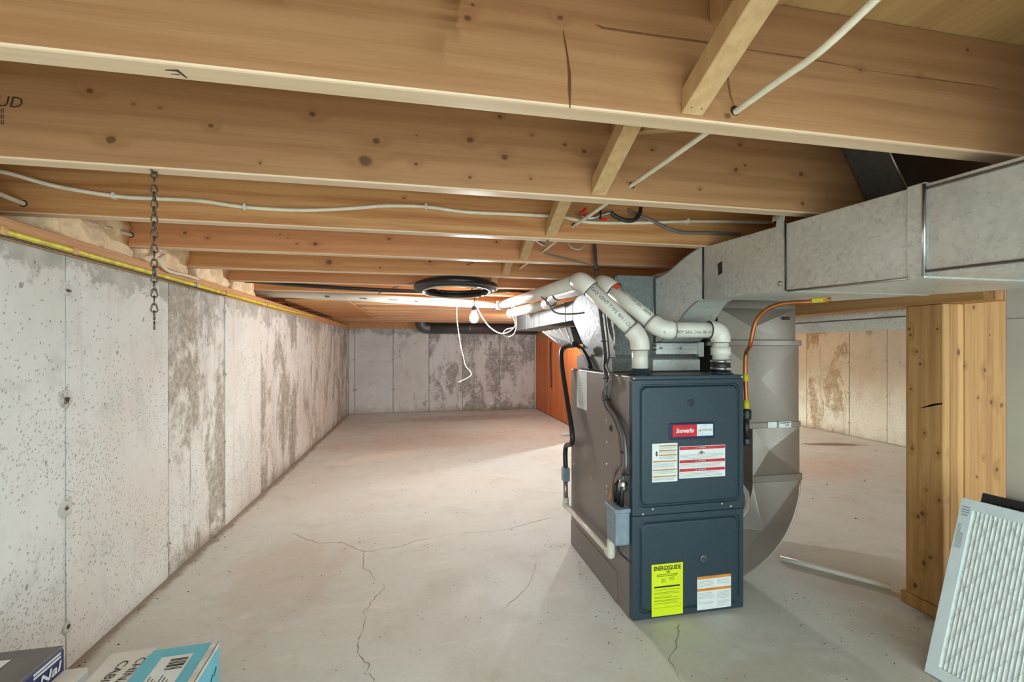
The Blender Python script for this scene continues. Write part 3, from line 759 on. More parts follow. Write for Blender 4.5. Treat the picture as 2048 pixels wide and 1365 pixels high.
hp = (0.694,1.585,0.6227); MB().lathe([(.013, 0), (.0115, .0018), (.010, .0004)], (FX0, hp[1], hp[2]), (-1, 0, 0), 16).build('knockout_hole', M['black'], fu)

FY = FY0 - .0036            # raised face of the doors
def card(name, a, b, mat, parent, off=0.0, th=.0007):
    """flat sticker on the door face from the top left a to the bottom right b (world x, z)"""
    return MB().box(a[0], b[0], FY - off - th, FY - off, b[1], a[1]).build(name, mat, parent)
def xz(p): return (p[0], p[2])
def lines(parent, x0, x1, zs, h, mat, off, ragged=.15):
    b = MB()
    for z in zs:
        e = x1 - random.uniform(0, ragged) * (x1 - x0)
        b.box(x0, e, FY - off - .0002, FY - off, z - h / 2, z + h / 2)
    return b.build('print_lines', mat, parent)
# name badge
a = xz((0.8256,1.41,0.6653)); b_ = xz((0.9967,1.41,0.6094))
bz = MB(); pr = rrect(a[0], b_[0], b_[1], a[1], .008); bz.prism([(p[0], FY - .004, p[1]) for p in pr], (0, .004, 0))
badge = bz.build('name_badge', M['badge_blue'], fu, .0015, 2)
x0, x1, z0, z1 = a[0] + .010, b_[0] - .008, b_[1] + .010, a[1] - .006; xm = x0 + (x1 - x0) * .6
MB().box(x0, xm, FY - .0052, FY - .004, z0, z1).build('red_field', M['badge_red'], badge)
MB().box(xm, x1, FY - .0052, FY - .004, z0, z1).build('white_field', M['badge_white'], badge)
text('Snowarbs', .021, ((x0 + xm) / 2, FY - .0056, (z0 + z1) / 2), (1, 0, 0), (0, -1, 0), M['paper'], badge, width=(xm - x0) * .74, shear=.25, bold=.0006)
text('e', .016, (xm + .012, FY - .0056, (z0 + z1) / 2), (1, 0, 0), (0, -1, 0), M['ink'], badge)
text('ETSSSAN', .011, (xm + (x1 - xm) * .6, FY - .0056, (z0 + z1) / 2), (1, 0, 0), (0, -1, 0), M['badge_red'], badge, width=(x1 - xm) * .58)
# caution sheet, gold bars
a = xz((0.7629,1.41,0.5983)); b_ = xz((0.8565,1.41,0.4683)); a = (a[0], a[1]); 
c1 = card('caution_label', a, b_, M['paper'], fu); w = b_[0] - a[0]; hgt = a[1] - b_[1]
for (f0, l) in ((.05, .27), (.17, .27), (.29, .27), (.45, .03), (.67, .03), (.84, .03)):
    z = a[1] - hgt * f0
    o = MB().box(a[0] + w * l, b_[0] - w * .04, FY - .0010, FY - .0007, z - hgt * .034, z + hgt * .0).build('gold_bar', M['label_gold'], c1)
lines(c1, a[0] + w * .28, b_[0] - w * .05, [a[1] - hgt * q for q in (.11, .135, .225, .25, .35, .375, .40)], .0011, M['ink_grey'], .0008)
lines(c1, a[0] + w * .05, b_[0] - w * .05, [a[1] - hgt * q for q in (.52, .545, .57, .595, .62, .73, .755, .78, .90, .925, .95)], .0011, M['ink_grey'], .0008)
for s_ in (1, -1):
    zc = a[1] - hgt * .265
    MB().prism([(a[0] + w * .12, FY - .0009, zc + s_ * .001), (a[0] + w * .23, FY - .0009, zc + s_ * .001), (a[0] + w * .175, FY - .0009, zc + s_ * .010)], (0, .0002, 0)).build('diamond_mark', M['ink'], c1)
# danger sheet, red bars
a = xz((0.863,1.41,0.5848)); b_ = xz((1.039,1.41,0.4753))
c2 = card('warning_label', a, b_, M['paper'], fu); w = b_[0] - a[0]; hgt = a[1] - b_[1]
for (f0, f1) in ((.015, .11), (.43, .52), (.70, .79)):
    o = MB().box(a[0] + .0012, b_[0] - .0012, FY - .0010, FY - .0007, a[1] - hgt * f1, a[1] - hgt * f0).build('red_bar', M['label_red'], c2)
    zc = a[1] - hgt * (f0 + f1) / 2
    text('WARNING', .0062, (a[0] + w * .49, FY - .0012, zc), (1, 0, 0), (0, -1, 0), M['paper'], c2)
    MB().prism([(a[0] + w * .35, FY - .0012, zc - .002), (a[0] + w * .375, FY - .0012, zc - .002), (a[0] + w * .3625, FY - .0012, zc + .0025)], (0, .0002, 0)).build('triangle_mark', M['paper'], c2)
lines(c2, a[0] + .003, b_[0] - .003, [a[1] - hgt * q for q in (.27, .31, .35, .39, .56, .60, .64, .83, .87, .91, .95)], .0011, M['ink_grey'], .0008)
zc = a[1] - hgt * .19; xc = a[0] + w * .48
MB().ribbon([(xc - .012, FY - .0009, zc - .006), (xc, FY - .0009, zc + .004), (xc + .012, FY - .0009, zc - .006)], .0026, (0, -1, 0), False).build('flame_mark', M['ink'], c2)
MB().prism([(xc - .004, FY - .0009, zc - .007), (xc + .004, FY - .0009, zc - .007), (xc + .004, FY - .0009, zc - .001), (xc - .004, FY - .0009, zc - .001)], (0, .0002, 0)).build('flame_mark', M['ink'], c2)
# yellow energy label
a = xz((0.7611,1.41,0.1909)); b_ = xz((0.8771,1.41,0.0159))
c3 = card('energy_label', a, b_, M['label_yellow'], fu); w = b_[0] - a[0]; hgt = a[1] - b_[1]; xc = (a[0] + b_[0]) / 2
text('ENERGYGUIDE', .020, (xc, FY - .0009, a[1] - hgt * .085), (1, 0, 0), (0, -1, 0), M['ink'], c3, width=w * .86, bold=.0007)
MB().ribbon([(xc + .003, FY - .0009, a[1] - hgt * .10), (xc + .003, FY - .0009, a[1] - hgt * .165)], .0022, (0, -1, 0), False).build('arrow_mark', M['ink'], c3)
MB().ribbon([(xc - .004, FY - .0009, a[1] - hgt * .145), (xc - .001, FY - .0009, a[1] - hgt * .168), (xc + .003, FY - .0009, a[1] - hgt * .175), (xc + .007, FY - .0009, a[1] - hgt * .168), (xc + .010, FY - .0009, a[1] - hgt * .145)], .0022, (0, -1, 0), False).build('arrow_mark', M['ink'], c3)
lines(c3, a[0] + w * .16, b_[0] - w * .16, [a[1] - hgt * q for q in (.205, .235)], .0022, M['ink_olive'], .0008, .05)
MB().box(a[0] + w * .08, b_[0] - w * .10, FY - .0009, FY - .0007, a[1] - hgt * .455, a[1] - hgt * .425).build('black_scale_bar', M['ink'], c3)
lines(c3, a[0] + w * .30, a[0] + w * .46, [a[1] - hgt * q for q in (.29, .31, .33, .35)], .0012, M['ink_olive'], .0008)
lines(c3, a[0] + w * .55, a[0] + w * .74, [a[1] - hgt * q for q in (.27, .29, .31)], .0014, M['ink_olive'], .0008)
lines(c3, a[0] + w * .08, b_[0] - w * .06, [a[1] - hgt * q for q in (.50, .55, .575, .63, .655, .70, .72, .76)], .0013, M['ink_olive'], .0008, .4)
lines(c3, a[0] + w * .06, b_[0] - w * .06, [a[1] - hgt * .84], .0008, M['ink_olive'], .0008, .0)
# orange barred label
a = xz((0.9312,1.41,0.1336)); b_ = xz((1.062,1.41,0.0192))
c4 = card('orange_label', a, b_, M['paper'], fu); w = b_[0] - a[0]; hgt = a[1] - b_[1]
for (f0, f1) in ((.0, .08), (.36, .44)):
    MB().box(a[0], b_[0], FY - .0010, FY - .0007, a[1] - hgt * f1, a[1] - hgt * f0).build('orange_bar', M['label_orange'], c4)
lines(c4, a[0] + w * .04, a[0] + w * .5, [a[1] - hgt * q for q in (.13, .17, .21, .25, .29, .50, .54, .58, .62, .66, .78, .82)], .0010, M['ink_grey'], .0008)
lines(c4, a[0] + w * .58, b_[0] - w * .03, [a[1] - hgt * q for q in (.13, .17, .21, .25, .50, .54, .58, .62, .66, .70, .78, .82, .86, .92)], .0010, M['ink_grey'], .0008)
# paper sheet on the left side
p0 = (0.694,1.96,0.8182); p1 = (0.694,1.834,0.6543)
sh = MB().box(FX0 - .0012, FX0 - .0002, p1[1], p0[1], p1[2], p0[2]).build('side_sheet', M['paper'], fu)
bb = MB()
for k in range(16):
    z = p0[2] - .03 - k * (p0[2] - p1[2] - .04) / 16
    bb.box(FX0 - .0015, FX0 - .0012, p1[1] + .012, p0[1] - .012 - random.uniform(0, .05), z, z + .0015)
bb.build('print_lines', M['ink_grey'], sh)

# condensate trap on the side
T0 = (0.66,1.507,0.3298); 
tr = thing('condensate_trap', 'blue-grey plastic condensate trap with white drain stub on furnace side', 'trap', (.67, 1.49, .30))
MB().box(.640, .6935, 1.425, 1.500, .255, .372).build('trap_body', M['trap'], tr, .006, 2)
MB().box(.636, .6935, 1.420, 1.508, .366, .380).build('trap_rim', M['trap'], tr, .002)
for (yy_, zz) in ((1.445, .46), (1.47, .45), (1.495, .455)):
    MB().tube([(.672, yy_, .372), (.672, yy_, zz - .015), (.690, yy_ + .002, zz)], .0075, 8).build('rubber_tube', M['black'], tr)
MB().tube([(.650, 1.505, .37), (.668, 1.51, .45), (.684, 1.49, .50)], .003, 6, sub=5).build('wire', M['copper'], tr)
MB().tube([(.655, 1.43, .27), (.662, 1.45, .23), (.680, 1.425, .21), (.692, 1.415, .20)], .003, 6, sub=5).build('wire', M['black'], tr)

# white drain from trap, along the side, up to the black hose
dr = thing('drain_pipe', 'thin white drain pipe running along the foot of the furnace side', 'pipe', (.66, 1.75, .12))
dx = .664
yA = 1.515; zb = .196
pA = (dx, yA, .37); pB = (dx, yA, zb); pC = (dx, 2.03, .168)
MB().tube([pB, pA], .0105, 12).build('pipe', M['pvc'], dr)
MB().tube([(dx, yA, .37), (dx, yA, .30)], .0145, 12).build('coupling', M['pvc'], dr)
MB().tube([(dx, yA, zb + .045), (dx, yA, zb), (dx, yA + .004, zb - .012), (dx, yA + .03, zb - .008)], .0148, 12, sub=3).build('elbow', M['pvc'], dr)
MB().tube([(dx, yA + .01, zb - .008), (dx, 2.02, .186)], .0105, 12).build('pipe', M['pvc'], dr)
MB().tube([(dx, 1.99, .187), (dx, 2.045, .186)], .0145, 12).build('coupling', M['pvc'], dr)
MB().tube([(dx, 2.03, .18), (dx, 2.03, .225)], .0145, 12).build('tee', M['pvc'], dr)
MB().tube([(dx, 2.03, .20), (dx, 2.035, .31)], .011, 12).build('riser', M['galv_smooth'], dr)
MB().box(dx - .016, dx + .016, 2.015, 2.052, .30, .365).build('adapter', M['trap'], dr, .004)
bh = thing('drain_hose', 'black rubber drain hose down the furnace side from the plenum', 'hose', (.66, 2.03, .6))
MB().tube([(dx, 2.033, .36), (dx, 2.03, .46), (0.655,1.908,0.5178), (0.66,2,0.6833), (0.66,2.068,0.8181), (0.67,2.115,0.9006), (0.69,2.106,0.9273), (0.715,2.047,0.9342)], .0115, 10, sub=6).build('hose', M['black'], bh)
MB().tube([(0.715,2.047,0.9365), (0.722,1.984,0.92), (0.722,1.908,0.8802), (0.72,1.86,0.8379)], .0095, 8, sub=6).build('hose_tail', M['black'], bh)
MB().lathe([(.014, 0), (.016, .01), (.013, .022)], (0.708,2.041,0.9365), (0, -1, .2), 10).build('hose_fitting', M['black'], bh)
MB().box(.640, .6935, 2.012, 2.03, .515, .522).build('hose_clip', M['galv'], bh)

# armoured cable down to the furnace
def bx(pts, r, name, label, cat, mat, pitch=.0075):
    q = spline([Vector(p) for p in pts], 14); L = [0]
    for i in range(1, len(q)): L.append(L[-1] + (q[i] - q[i - 1]).length)
    n = int(L[-1] / pitch * 2); out = []; j = 0
    for k in range(n + 1):
        s_ = L[-1] * k / n
        while j < len(L) - 2 and L[j + 1] < s_: j += 1
        t = (s_ - L[j]) / max(1e-9, L[j + 1] - L[j]); out.append(q[j].lerp(q[j + 1], t))
    o = MB().tube(out, r, 8, radii=[r * (1.12 if k % 2 else .9) for k in range(len(out))]).build(name, mat, None)
    if label: tag(o, label, cat)
    return o
ac = bx([(0.7348,1.851,1.375), (0.7315,1.832,1.297), (0.7322,1.811,1.209), (0.7328,1.791,1.102), (0.7314,1.75,0.9752), (0.7156,1.692,0.8903), (.690, 1.635, .845), (0.682,1.599,0.8059), (0.683,1.61,0.7449), (0.683,1.56,0.6987), (0.682,1.489,0.6659), (0.682,1.446,0.608), (0.68,1.43,0.5268), (.679, 1.445, .50), (.678, 1.452, .465)], .0075, 'armoured_cable', 'ribbed armoured cable from the joist down the furnace side', 'cable', M['galv_dark'])
for p in ((0.7319,1.821,1.253), (0.7295,1.74,0.9485), (0.68,1.603,0.8075), (0.681,1.596,0.7277), (0.68,1.449,0.5647), (0.679,1.435,0.4916)):
    MB().lathe([(.0125, -.002), (.0125, .002)], p, (0, 0, 1), 10).build('cable_tie', M['black'], ac)
MB().lathe([(.012, 0), (.014, .01), (.014, .028), (.010, .04)], (.678, 1.452, .43), (0, 0, 1), 10).build('cable_connector', M['steel'], ac)
tw = MB().tube([(0.7552,1.796,1.092), (0.7535,1.756,0.9652), (0.7311,1.689,0.8864), (.688, 1.610, .852), (0.679,1.551,0.8091), (0.682,1.637,0.7518), (0.682,1.608,0.6981), (0.682,1.531,0.6594), (0.683,1.487,0.5997), (0.683,1.479,0.5142), (.672, 1.49, .50), (.668, 1.515, .44), (.670, 1.512, .38)], .0045, 7, sub=8).build('thermostat_wire', M['grey_cable']); tag(tw, 'thin brown-grey wire tied alongside the armoured cable on the furnace', 'wire')

# ------------------------------------------------------------------ plenum and ducts
pl = thing('supply_plenum', 'silver sheet metal plenum on top of the furnace behind the white pipes', 'plenum', (.93, 1.87, .826))
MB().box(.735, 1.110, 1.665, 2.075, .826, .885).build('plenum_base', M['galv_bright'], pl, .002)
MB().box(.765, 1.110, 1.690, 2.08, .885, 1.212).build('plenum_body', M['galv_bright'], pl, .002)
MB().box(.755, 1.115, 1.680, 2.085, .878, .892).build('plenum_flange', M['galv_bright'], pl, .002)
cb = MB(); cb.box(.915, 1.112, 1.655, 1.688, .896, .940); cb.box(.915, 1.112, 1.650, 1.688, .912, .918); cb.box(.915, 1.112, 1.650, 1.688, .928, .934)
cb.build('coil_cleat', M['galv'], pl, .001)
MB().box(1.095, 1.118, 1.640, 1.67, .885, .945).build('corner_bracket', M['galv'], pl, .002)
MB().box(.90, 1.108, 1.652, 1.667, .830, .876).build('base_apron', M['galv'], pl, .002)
for p in ((.80, 1.662, .85), (.88, 1.662, .85), (1.02, 1.648, .92), (.935, 1.648, .92)): screw(p, (0, -1, 0), .004, pl)
# crossbreak on the left side: a shallow pressed pyramid
def crossbreak(b, q, apex): b.add(list(q) + [apex], [(0, 1, 4), (1, 2, 4), (2, 3, 4), (3, 0, 4)])
b = MB(); crossbreak(b, [(.7645, 1.695, .895), (.7645, 2.075, .895), (.7645, 2.075, 1.20), (.7645, 1.695, 1.20)], (.758, 1.86, 1.03)); b.build('side_crossbreak', M['galv_bright'], pl)
MB().box(.757, .765, 1.69, 1.705, .893, 1.205).build('corner_seam', M['galv_bright'], pl, .001)

# ogee from the main trunk down to the plenum
def tz(y): return 1.246 + .043 * (y - .584)
def bz_(y): return 1.059 + .043 * (y - .584)
og = thing('duct_transition', 'curved silver transition duct dropping from the trunk into the plenum', 'duct', (1.1, 1.58, .93))
N = 8; tops = []; bots = []; xs = []
for k in range(N + 1):
    t = k / N; e = t * t * (3 - 2 * t); y = 1.474 + .202 * t
    tops.append((y, tz(1.472) + (1.200 - tz(1.472)) * e)); bots.append((y, bz_(1.472) + (.942 - bz_(1.472)) * e)); xs.append(1.0 - .075 * t)
b = MB(); vs = []; fs = []
for k in range(N + 1):
    y, zt = tops[k]; _, zb_ = bots[k]; x0 = xs[k]; x1 = 1.12 - .012 * k / N
    vs += [(x0, y, zb_), (x1, y, zb_), (x1, y, zt), (x0, y, zt)]
for k in range(N):
    for j in range(4): fs.append((4 * k + j, 4 * k + (j + 1) % 4, 4 * k + 4 + (j + 1) % 4, 4 * k + 4 + j))
fs += [(0, 1, 2, 3), (4 * N, 4 * N + 3, 4 * N + 2, 4 * N + 1)]
b.add(vs, fs); b.build('ogee_body', M['galv'], og)
MB().tube([(x - .001, y, z) for x, (y, z) in zip(xs, tops)], .0022, 6).build('ogee_seam', M['steel'], og)
MB().tube([(x - .001, y, z) for x, (y, z) in zip(xs, bots)], .0022, 6).build('ogee_seam', M['steel'], og)
MB().tube([(.924, 1.692, .93), (.924, 1.692, 1.205)], .0025, 6).build('vertical_seam', M['steel'], og)

# main trunk duct towards the camera
tk = thing('trunk_duct', 'large rectangular galvanised trunk duct hung below the joists at right', 'duct', (1.25, .6, 1.0))
def section(y0, y1, name, mat, ex=0.0):
    MB().hexa([(1.0 - ex, y0, bz_(y0) - ex), (1.5 + ex, y0, bz_(y0) - ex), (1.5 + ex, y0, tz(y0) + ex), (1.0 - ex, y0, tz(y0) + ex)],
              [(1.0 - ex, y1, bz_(y1) - ex), (1.5 + ex, y1, bz_(y1) - ex), (1.5 + ex, y1, tz(y1) + ex), (1.0 - ex, y1, tz(y1) + ex)]).build(name, mat, tk, .0015)
section(1.103, 1.470, 'duct_section', M['galv'])
section(.745, 1.099, 'duct_section', M['galv'])
section(-.6, .741, 'duct_section', M['galv'])
section(.735, .770, 'duct_collar', M['galv'], .0035)
section(1.095, 1.118, 'duct_collar', M['galv'], .002)
for (y0, y1) in ((-.6, .735),):
    MB().tube([(.998, y0, bz_(y0) + .010), (.998, y1, bz_(y1) + .010)], .003, 6).build('rolled_seam', M['galv_smooth'], tk)
    MB().tube([(.998, y0, tz(y0) - .010), (.998, y1, tz(y1) - .010)], .003, 6).build('rolled_seam', M['galv_smooth'], tk)
MB().tube([(.997, .737, bz_(.737)), (.997, .737, tz(.737))], .0035, 6).build('bright_drive_cleat', M['steel'], tk)
MB().tube([(.998, 1.472, bz_(1.472)), (.998, 1.472, tz(1.472))], .003, 6).build('black_seam', M['black'], tk)
MB().tube([(.998, 1.094, bz_(1.094)), (.998, 1.094, tz(1.094))], .0022, 6).build('black_seam', M['black'], tk)
MB().tube([(1.0, y, bz_(y) - .001) for y in (.77, 1.09)], .003, 6).build('bottom_seam', M['galv_smooth'], tk)
pp = (0.9995,1.379,1.191); MB().hexa([(.9985, pp[1] + .012, pp[2] + .018), (.9985, pp[1] - .010, pp[2] + .024), (.9985, pp[1] - .012, pp[2] - .016), (.9985, pp[1] + .008, pp[2] - .022)],
   [(.9997, pp[1] + .012, pp[2] + .018), (.9997, pp[1] - .010, pp[2] + .024), (.9997, pp[1] - .012, pp[2] - .016), (.9997, pp[1] + .008, pp[2] - .022)]).build('black_patch', M['black'], tk)
# hanger strap tab at the seam
hs = MB(); hs.ribbon([(.985, 1.112, tz(1.1) + .018), (.990, 1.112, tz(1.1) + .030), (1.002, 1.112, tz(1.1) + .032), (.996, 1.112, tz(1.1) + .005), (.9965, 1.112, tz(1.1) - .035)], .034, (0, 1, 0) , False)
hv = MB()
prof = [(.984, tz(1.1) + .012), (.986, tz(1.1) + .026), (.994, tz(1.1) + .033), (1.001, tz(1.1) + .024), (.9965, tz(1.1) - .002), (.9958, tz(1.1) - .03), (.9965, tz(1.1) - .04)]
vs = []
for (x, z) in prof: vs += [(x, 1.098, z), (x, 1.128, z)]
hv.add(vs, [(2 * i, 2 * i + 1, 2 * i + 3, 2 * i + 2) for i in range(len(prof) - 1)], True)
hv.build('strap_tab', M['galv'], tk)
screw((.9965, 1.112, bz_(1.1) + .022), (-1, 0, 0), .005, tk)

# boot rising from the trunk into the first joist bay
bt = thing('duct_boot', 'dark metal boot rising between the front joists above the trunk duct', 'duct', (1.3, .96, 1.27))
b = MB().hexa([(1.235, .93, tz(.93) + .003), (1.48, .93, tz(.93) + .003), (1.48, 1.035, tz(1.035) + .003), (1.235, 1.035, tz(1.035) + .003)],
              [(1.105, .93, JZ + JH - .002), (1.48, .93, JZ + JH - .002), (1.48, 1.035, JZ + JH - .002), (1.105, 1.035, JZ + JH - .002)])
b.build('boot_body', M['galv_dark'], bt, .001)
MB().tube([(1.235, .929, tz(.93) + .003), (1.105, .929, JZ + JH - .004)], .0032, 6).build('boot_edge', M['steel'], bt)

# back trunk behind the plenum
b2 = thing('rear_trunk_duct', 'smaller silver rectangular duct running back from the plenum beneath white pipes', 'duct', (.95, 3.1, 1.067))
MB().box(.79, 1.09, 2.30, 3.36, 1.067, 1.172).build('duct_section', M['galv_bright'], b2, .002)
MB().box(.79, 1.09, 3.364, 3.80, 1.067, 1.205).build('duct_section', M['galv_bright'], b2, .002)
MB().box(.787, 1.093, 3.35, 3.375, 1.064, 1.175).build('duct_collar', M['galv_bright'], b2, .001)
MB().box(.787, 1.093, 2.42, 2.432, 1.064, 1.176).build('duct_collar', M['galv_dark'], b2, .001)
A, B, C_, D_ = Vector((0.7924,2.35,1.034)), Vector((0.729,2.087,0.9368)), Vector((0.7692,2.446,0.934)), Vector((0.7821,2.903,1.029))
sl = MB(); ex = Vector((.30, .0, .02)); sl.hexa([A, B, C_, D_], [A + ex, B + ex, C_ + ex, D_ + ex]); sl.build('sloped_throat', M['galv_bright'], b2)
rb = MB()
for t in (.12, .3, .5, .7, .9):
    rb.tube([A.lerp(D_, t) - Vector((.002, 0, .001)), B.lerp(C_, t) - Vector((.002, 0, .001))], .0045, 5)
    rb.build('throat_rib', M['galv'], b2); rb = MB()
MB().hexa([(.77, 2.088, .94), (1.09, 2.088, .94), (1.09, 2.088, 1.2), (.77, 2.088, 1.2)], [(.792, 2.30, 1.07), (1.088, 2.30, 1.07), (1.088, 2.30, 1.17), (.792, 2.30, 1.17)]).build('reducer', M['galv_bright'], b2)

# round duct along the back wall
rd = thing('wall_duct', 'dark round duct running along the top of the back wall', 'duct', (.9, 6.55, 1.14))
MB().lathe([(.076, 0), (.076, .55), (.078, .552), (.078, .58), (.076, .582), (.076, 1.56)], (.13, 6.58, 1.205), (1, 0, 0), 20).build('duct_section', M['galv_dark'], rd)
MB().tube([(.14, 6.58, 1.205), (.06, 6.58, 1.212), (.02, 6.58, 1.25), (.012, 6.58, 1.31)], .078, 16, sub=4).build('elbow', M['galv_dark'], rd)

# round duct in the side space
r2 = thing('side_duct', 'long round metal duct in the side space behind the beam', 'duct', (2.6, 3.2, 1.0))
MB().lathe([(.095, 0), (.095, 1.2), (.097, 1.202), (.097, 1.23), (.095, 1.232), (.095, 3.6)], (2.62, 1.9, 1.12), (0, 1, 0), 24).build('duct_section', M['galv'], r2)
MB().tube([(2.53, 1.9, 1.09), (2.53, 5.5, 1.09)], .004, 6).build('long_seam', M['galv_dark'], r2)
MB().tube([(2.535, 1.9, 1.15), (2.535, 5.5, 1.15)], .003, 6).build('long_seam', M['galv_dark'], r2)
for y in (2.4, 3.6, 4.8): MB().box(2.60, 2.64, y, y + .02, 1.212, JZ - .001).build('strap', M['steel'], r2)

# return drop with a rounded foot, right of the furnace
rt = thing('return_duct', 'grey return air drop with rounded foot beside the furnace', 'duct', (1.4, 1.83, 0))
RX0, RX1, RY0, RY1 = 1.275, 1.486, 1.56, 2.10
def drop(z0, z1, x1, name, ap=None):
    b = MB(); b.box(RX0, x1, RY0, RY1, z0, z1)
    o = b.build(name, M['galv_smooth'], rt, .0015)
    if ap:
        c = MB(); crossbreak(c, [(RX0 + .002, RY0 - .0004, z0), (x1 - .002, RY0 - .0004, z0), (x1 - .002, RY0 - .0004, z1), (RX0 + .002, RY0 - .0004, z1)], (RX0 + (x1 - RX0) * ap[0], RY0 - .012, z0 + (z1 - z0) * ap[1])); c.build('front_crossbreak', M['galv_smooth'], rt)
MB().box(1.125, 1.474, RY0 + .004, RY1, .945, 1.281).build('return_header', M['galv_smooth'], rt, .0015)
c = MB(); crossbreak(c, [(1.127, RY0 + .0036, .946), (1.472, RY0 + .0036, .946), (1.472, RY0 + .0036, 1.076), (1.127, RY0 + .0036, 1.076)], (1.27, RY0 - .006, 1.0)); c.build('front_crossbreak', M['galv_smooth'], rt)
MB().box(1.125, 1.495, RY0 - .006, RY1 + .004, .930, .952).build('flange_strip', M['galv_smooth'], rt, .0015)
MB().box(1.150, 1.486, RY0, RY1, .625, .932).build('drop_section', M['galv_smooth'], rt, .0015)
c = MB(); crossbreak(c, [(1.152, RY0 - .0004, .626), (1.484, RY0 - .0004, .626), (1.484, RY0 - .0004, .930), (1.152, RY0 - .0004, .930)], (1.30, RY0 - .012, .80)); c.build('front_crossbreak', M['galv_smooth'], rt)
MB().box(1.150, 1.492, RY0 - .004, RY1 + .004, .605, .628).build('flange_strip', M['galv_smooth'], rt, .0015)
drop(.418, .606, 1.490, 'drop_section', (.3, .55))
MB().box(RX0 - .004, 1.497, RY0 - .006, RY1 + .004, .392, .420).build('flange_strip', M['galv_smooth'], rt, .0015)
# elbow: outer arc and inner arc about the furnace corner
cx, cz = 1.115, .392; outer = 1.490 - cx; inner = RX0 - cx
poly = []
for k in range(15): a_ = math.radians(90 * k / 14); poly.append((cx + outer * math.cos(a_), RY0, cz - outer * math.sin(a_)))
ap = [(cx + inner * math.cos(math.radians(90 * k / 8)), RY0, cz - inner * math.sin(math.radians(90 * k / 8))) for k in range(8, -1, -1)]
MB().prism(poly + ap, (0, RY1 - RY0, 0)).build('rounded_elbow', M['galv_smooth'], rt)
eb = [Vector(q) + Vector((0, -.0006, 0)) for q in poly + ap]; apx = Vector((cx + .5 * (outer + inner) * math.cos(.75), RY0 - .012, cz - .5 * (outer + inner) * math.sin(.75)))
b = MB(); b.add(eb + [apx], [(i, (i + 1) % len(eb), len(eb)) for i in range(len(eb))]); b.build('front_crossbreak', M['galv_smooth'], rt)
MB().tube([Vector(q) + Vector((0, -.001, 0)) for q in poly], .003, 6).build('elbow_seam', M['galv_smooth'], rt)
q0 = (1.339,1.555,0.6291); q1 = (1.378,1.555,0.6062)
MB().box(q0[0], q1[0], 1.5545, 1.556, q1[2], q0[2]).build('sticker', M['paper'], rt)
q0 = (1.389,1.555,0.6295); q1 = (1.444,1.555,0.6059)
stk = MB().box(q0[0], q1[0], 1.5545, 1.556, q1[2], q0[2]).build('sticker', M['paper'], rt)
b = MB(); b.box(q0[0] + .004, q1[0] - .004, 1.5542, 1.5545, q0[2] - .007, q0[2] - .004); b.box(q0[0] + .028, q1[0] - .008, 1.5542, 1.5545, q0[2] - .016, q0[2] - .013); b.build('print_lines', M['ink'], stk)
q0 = (1.423,1.552,1.039); MB().box(q0[0] - .013, q0[0] + .013, 1.551, 1.563, q0[2] - .006, q0[2] + .006).build('black_slot', M['black'], rt)
screw((1.45, RY0 - .006, .941), (0, -1, 0), .004, rt); screw((1.49, RY0 - .006, .941), (0, -1, 0), .003, rt)

# ------------------------------------------------------------------ white vent pipes
PR = .0285
def pvc_run(root, pts, fit=.045, r=PR, first=True):
    """straight pipes between corners, moulded elbows at each inner corner"""
    P = [Vector(p) for p in pts]
    for i in range(len(P) - 1):
        d = (P[i + 1] - P[i]).normalized()
        a = P[i] + d * (0 if i == 0 else fit * .5); b = P[i + 1] - d * (0 if i == len(P) - 2 else fit * .5)
        MB().tube([a, b], r, 20).build('pipe', M['pvc'], root)
    for i in range(1, len(P) - 1):
        d0 = (P[i] - P[i - 1]).normalized(); d1 = (P[i + 1] - P[i]).normalized()
        a = P[i] - d0 * fit; c = P[i] + d1 * fit
        path = [a, a + d0 * .012]
        for k in range(1, 8):
            t = k / 8; s0 = a + d0 * .012; s1 = c - d1 * .012
            path.append((1 - t) ** 2 * s0 + 2 * t * (1 - t) * P[i] + t * t * s1)
        path += [c - d1 * .012, c]
        MB().tube(path, r * 1.17, 20).build('elbow', M['pvc'], root)
        for q, d in ((a, d0), (c, d1)):
            MB().lathe([(r * 1.19, -.001), (r * 1.19, .001)], q, d, 20).build('joint_line', M['pvc_line'], root)
def pipe_text(root, body, size, a, b, t, side, mat=None, flip=False, r=PR):
    """printed line along a pipe from a to b; side is the outward direction it faces"""
    a = Vector(a); b = Vector(b); d = (b - a).normalized(); s_ = Vector(side); s_ = (s_ - d * s_.dot(d)).normalized()
    text(body, size, a.lerp(b, t) + s_ * (r + .0006), d if not flip else -d, s_, mat or M['pvc_print'], root, 'print')

v1 = thing('vent_pipe', 'white vent pipe on the furnace top running furthest left along the joists', 'pipe', (.767, 1.50, FZ))
B1 = (0.767,1.5,0.8327); B1 = (B1[0], 1.50, FZ + .002)
E1 = (B1[0], 1.50, .958); E2 = (0.5846,1.596,1.171); C1 = (0.5984,3.399,1.246); L1 = (-1.12,3.246,1.291)
pvc_run(v1, [B1, E1, E2, C1, L1])
MB().lathe([(.046, 0), (.044, .004), (.034, .006), (.033, .020), (.0285, .022)], (B1[0], 1.50, FZ + .002), (0, 0, 1), 20).build('flange', M['furnace_front'], v1)
for k in range(4):
    a_ = PI / 4 + k * PI / 2; screw((B1[0] + .039 * math.cos(a_), 1.50 + .039 * math.sin(a_), FZ + .005), (0, 0, 1), .003, v1)
pipe_text(v1, 'SR-GAS VENT TYPE BH / CLASS IIA', .0185, E2, E1, .55, (-.36, -.9, .12))
pipe_text(v1, 'S 636 / 2 IN IPS', .010, (E1[0], E1[1], .915), B1, .5, (.75, -.66, 0), flip=False)
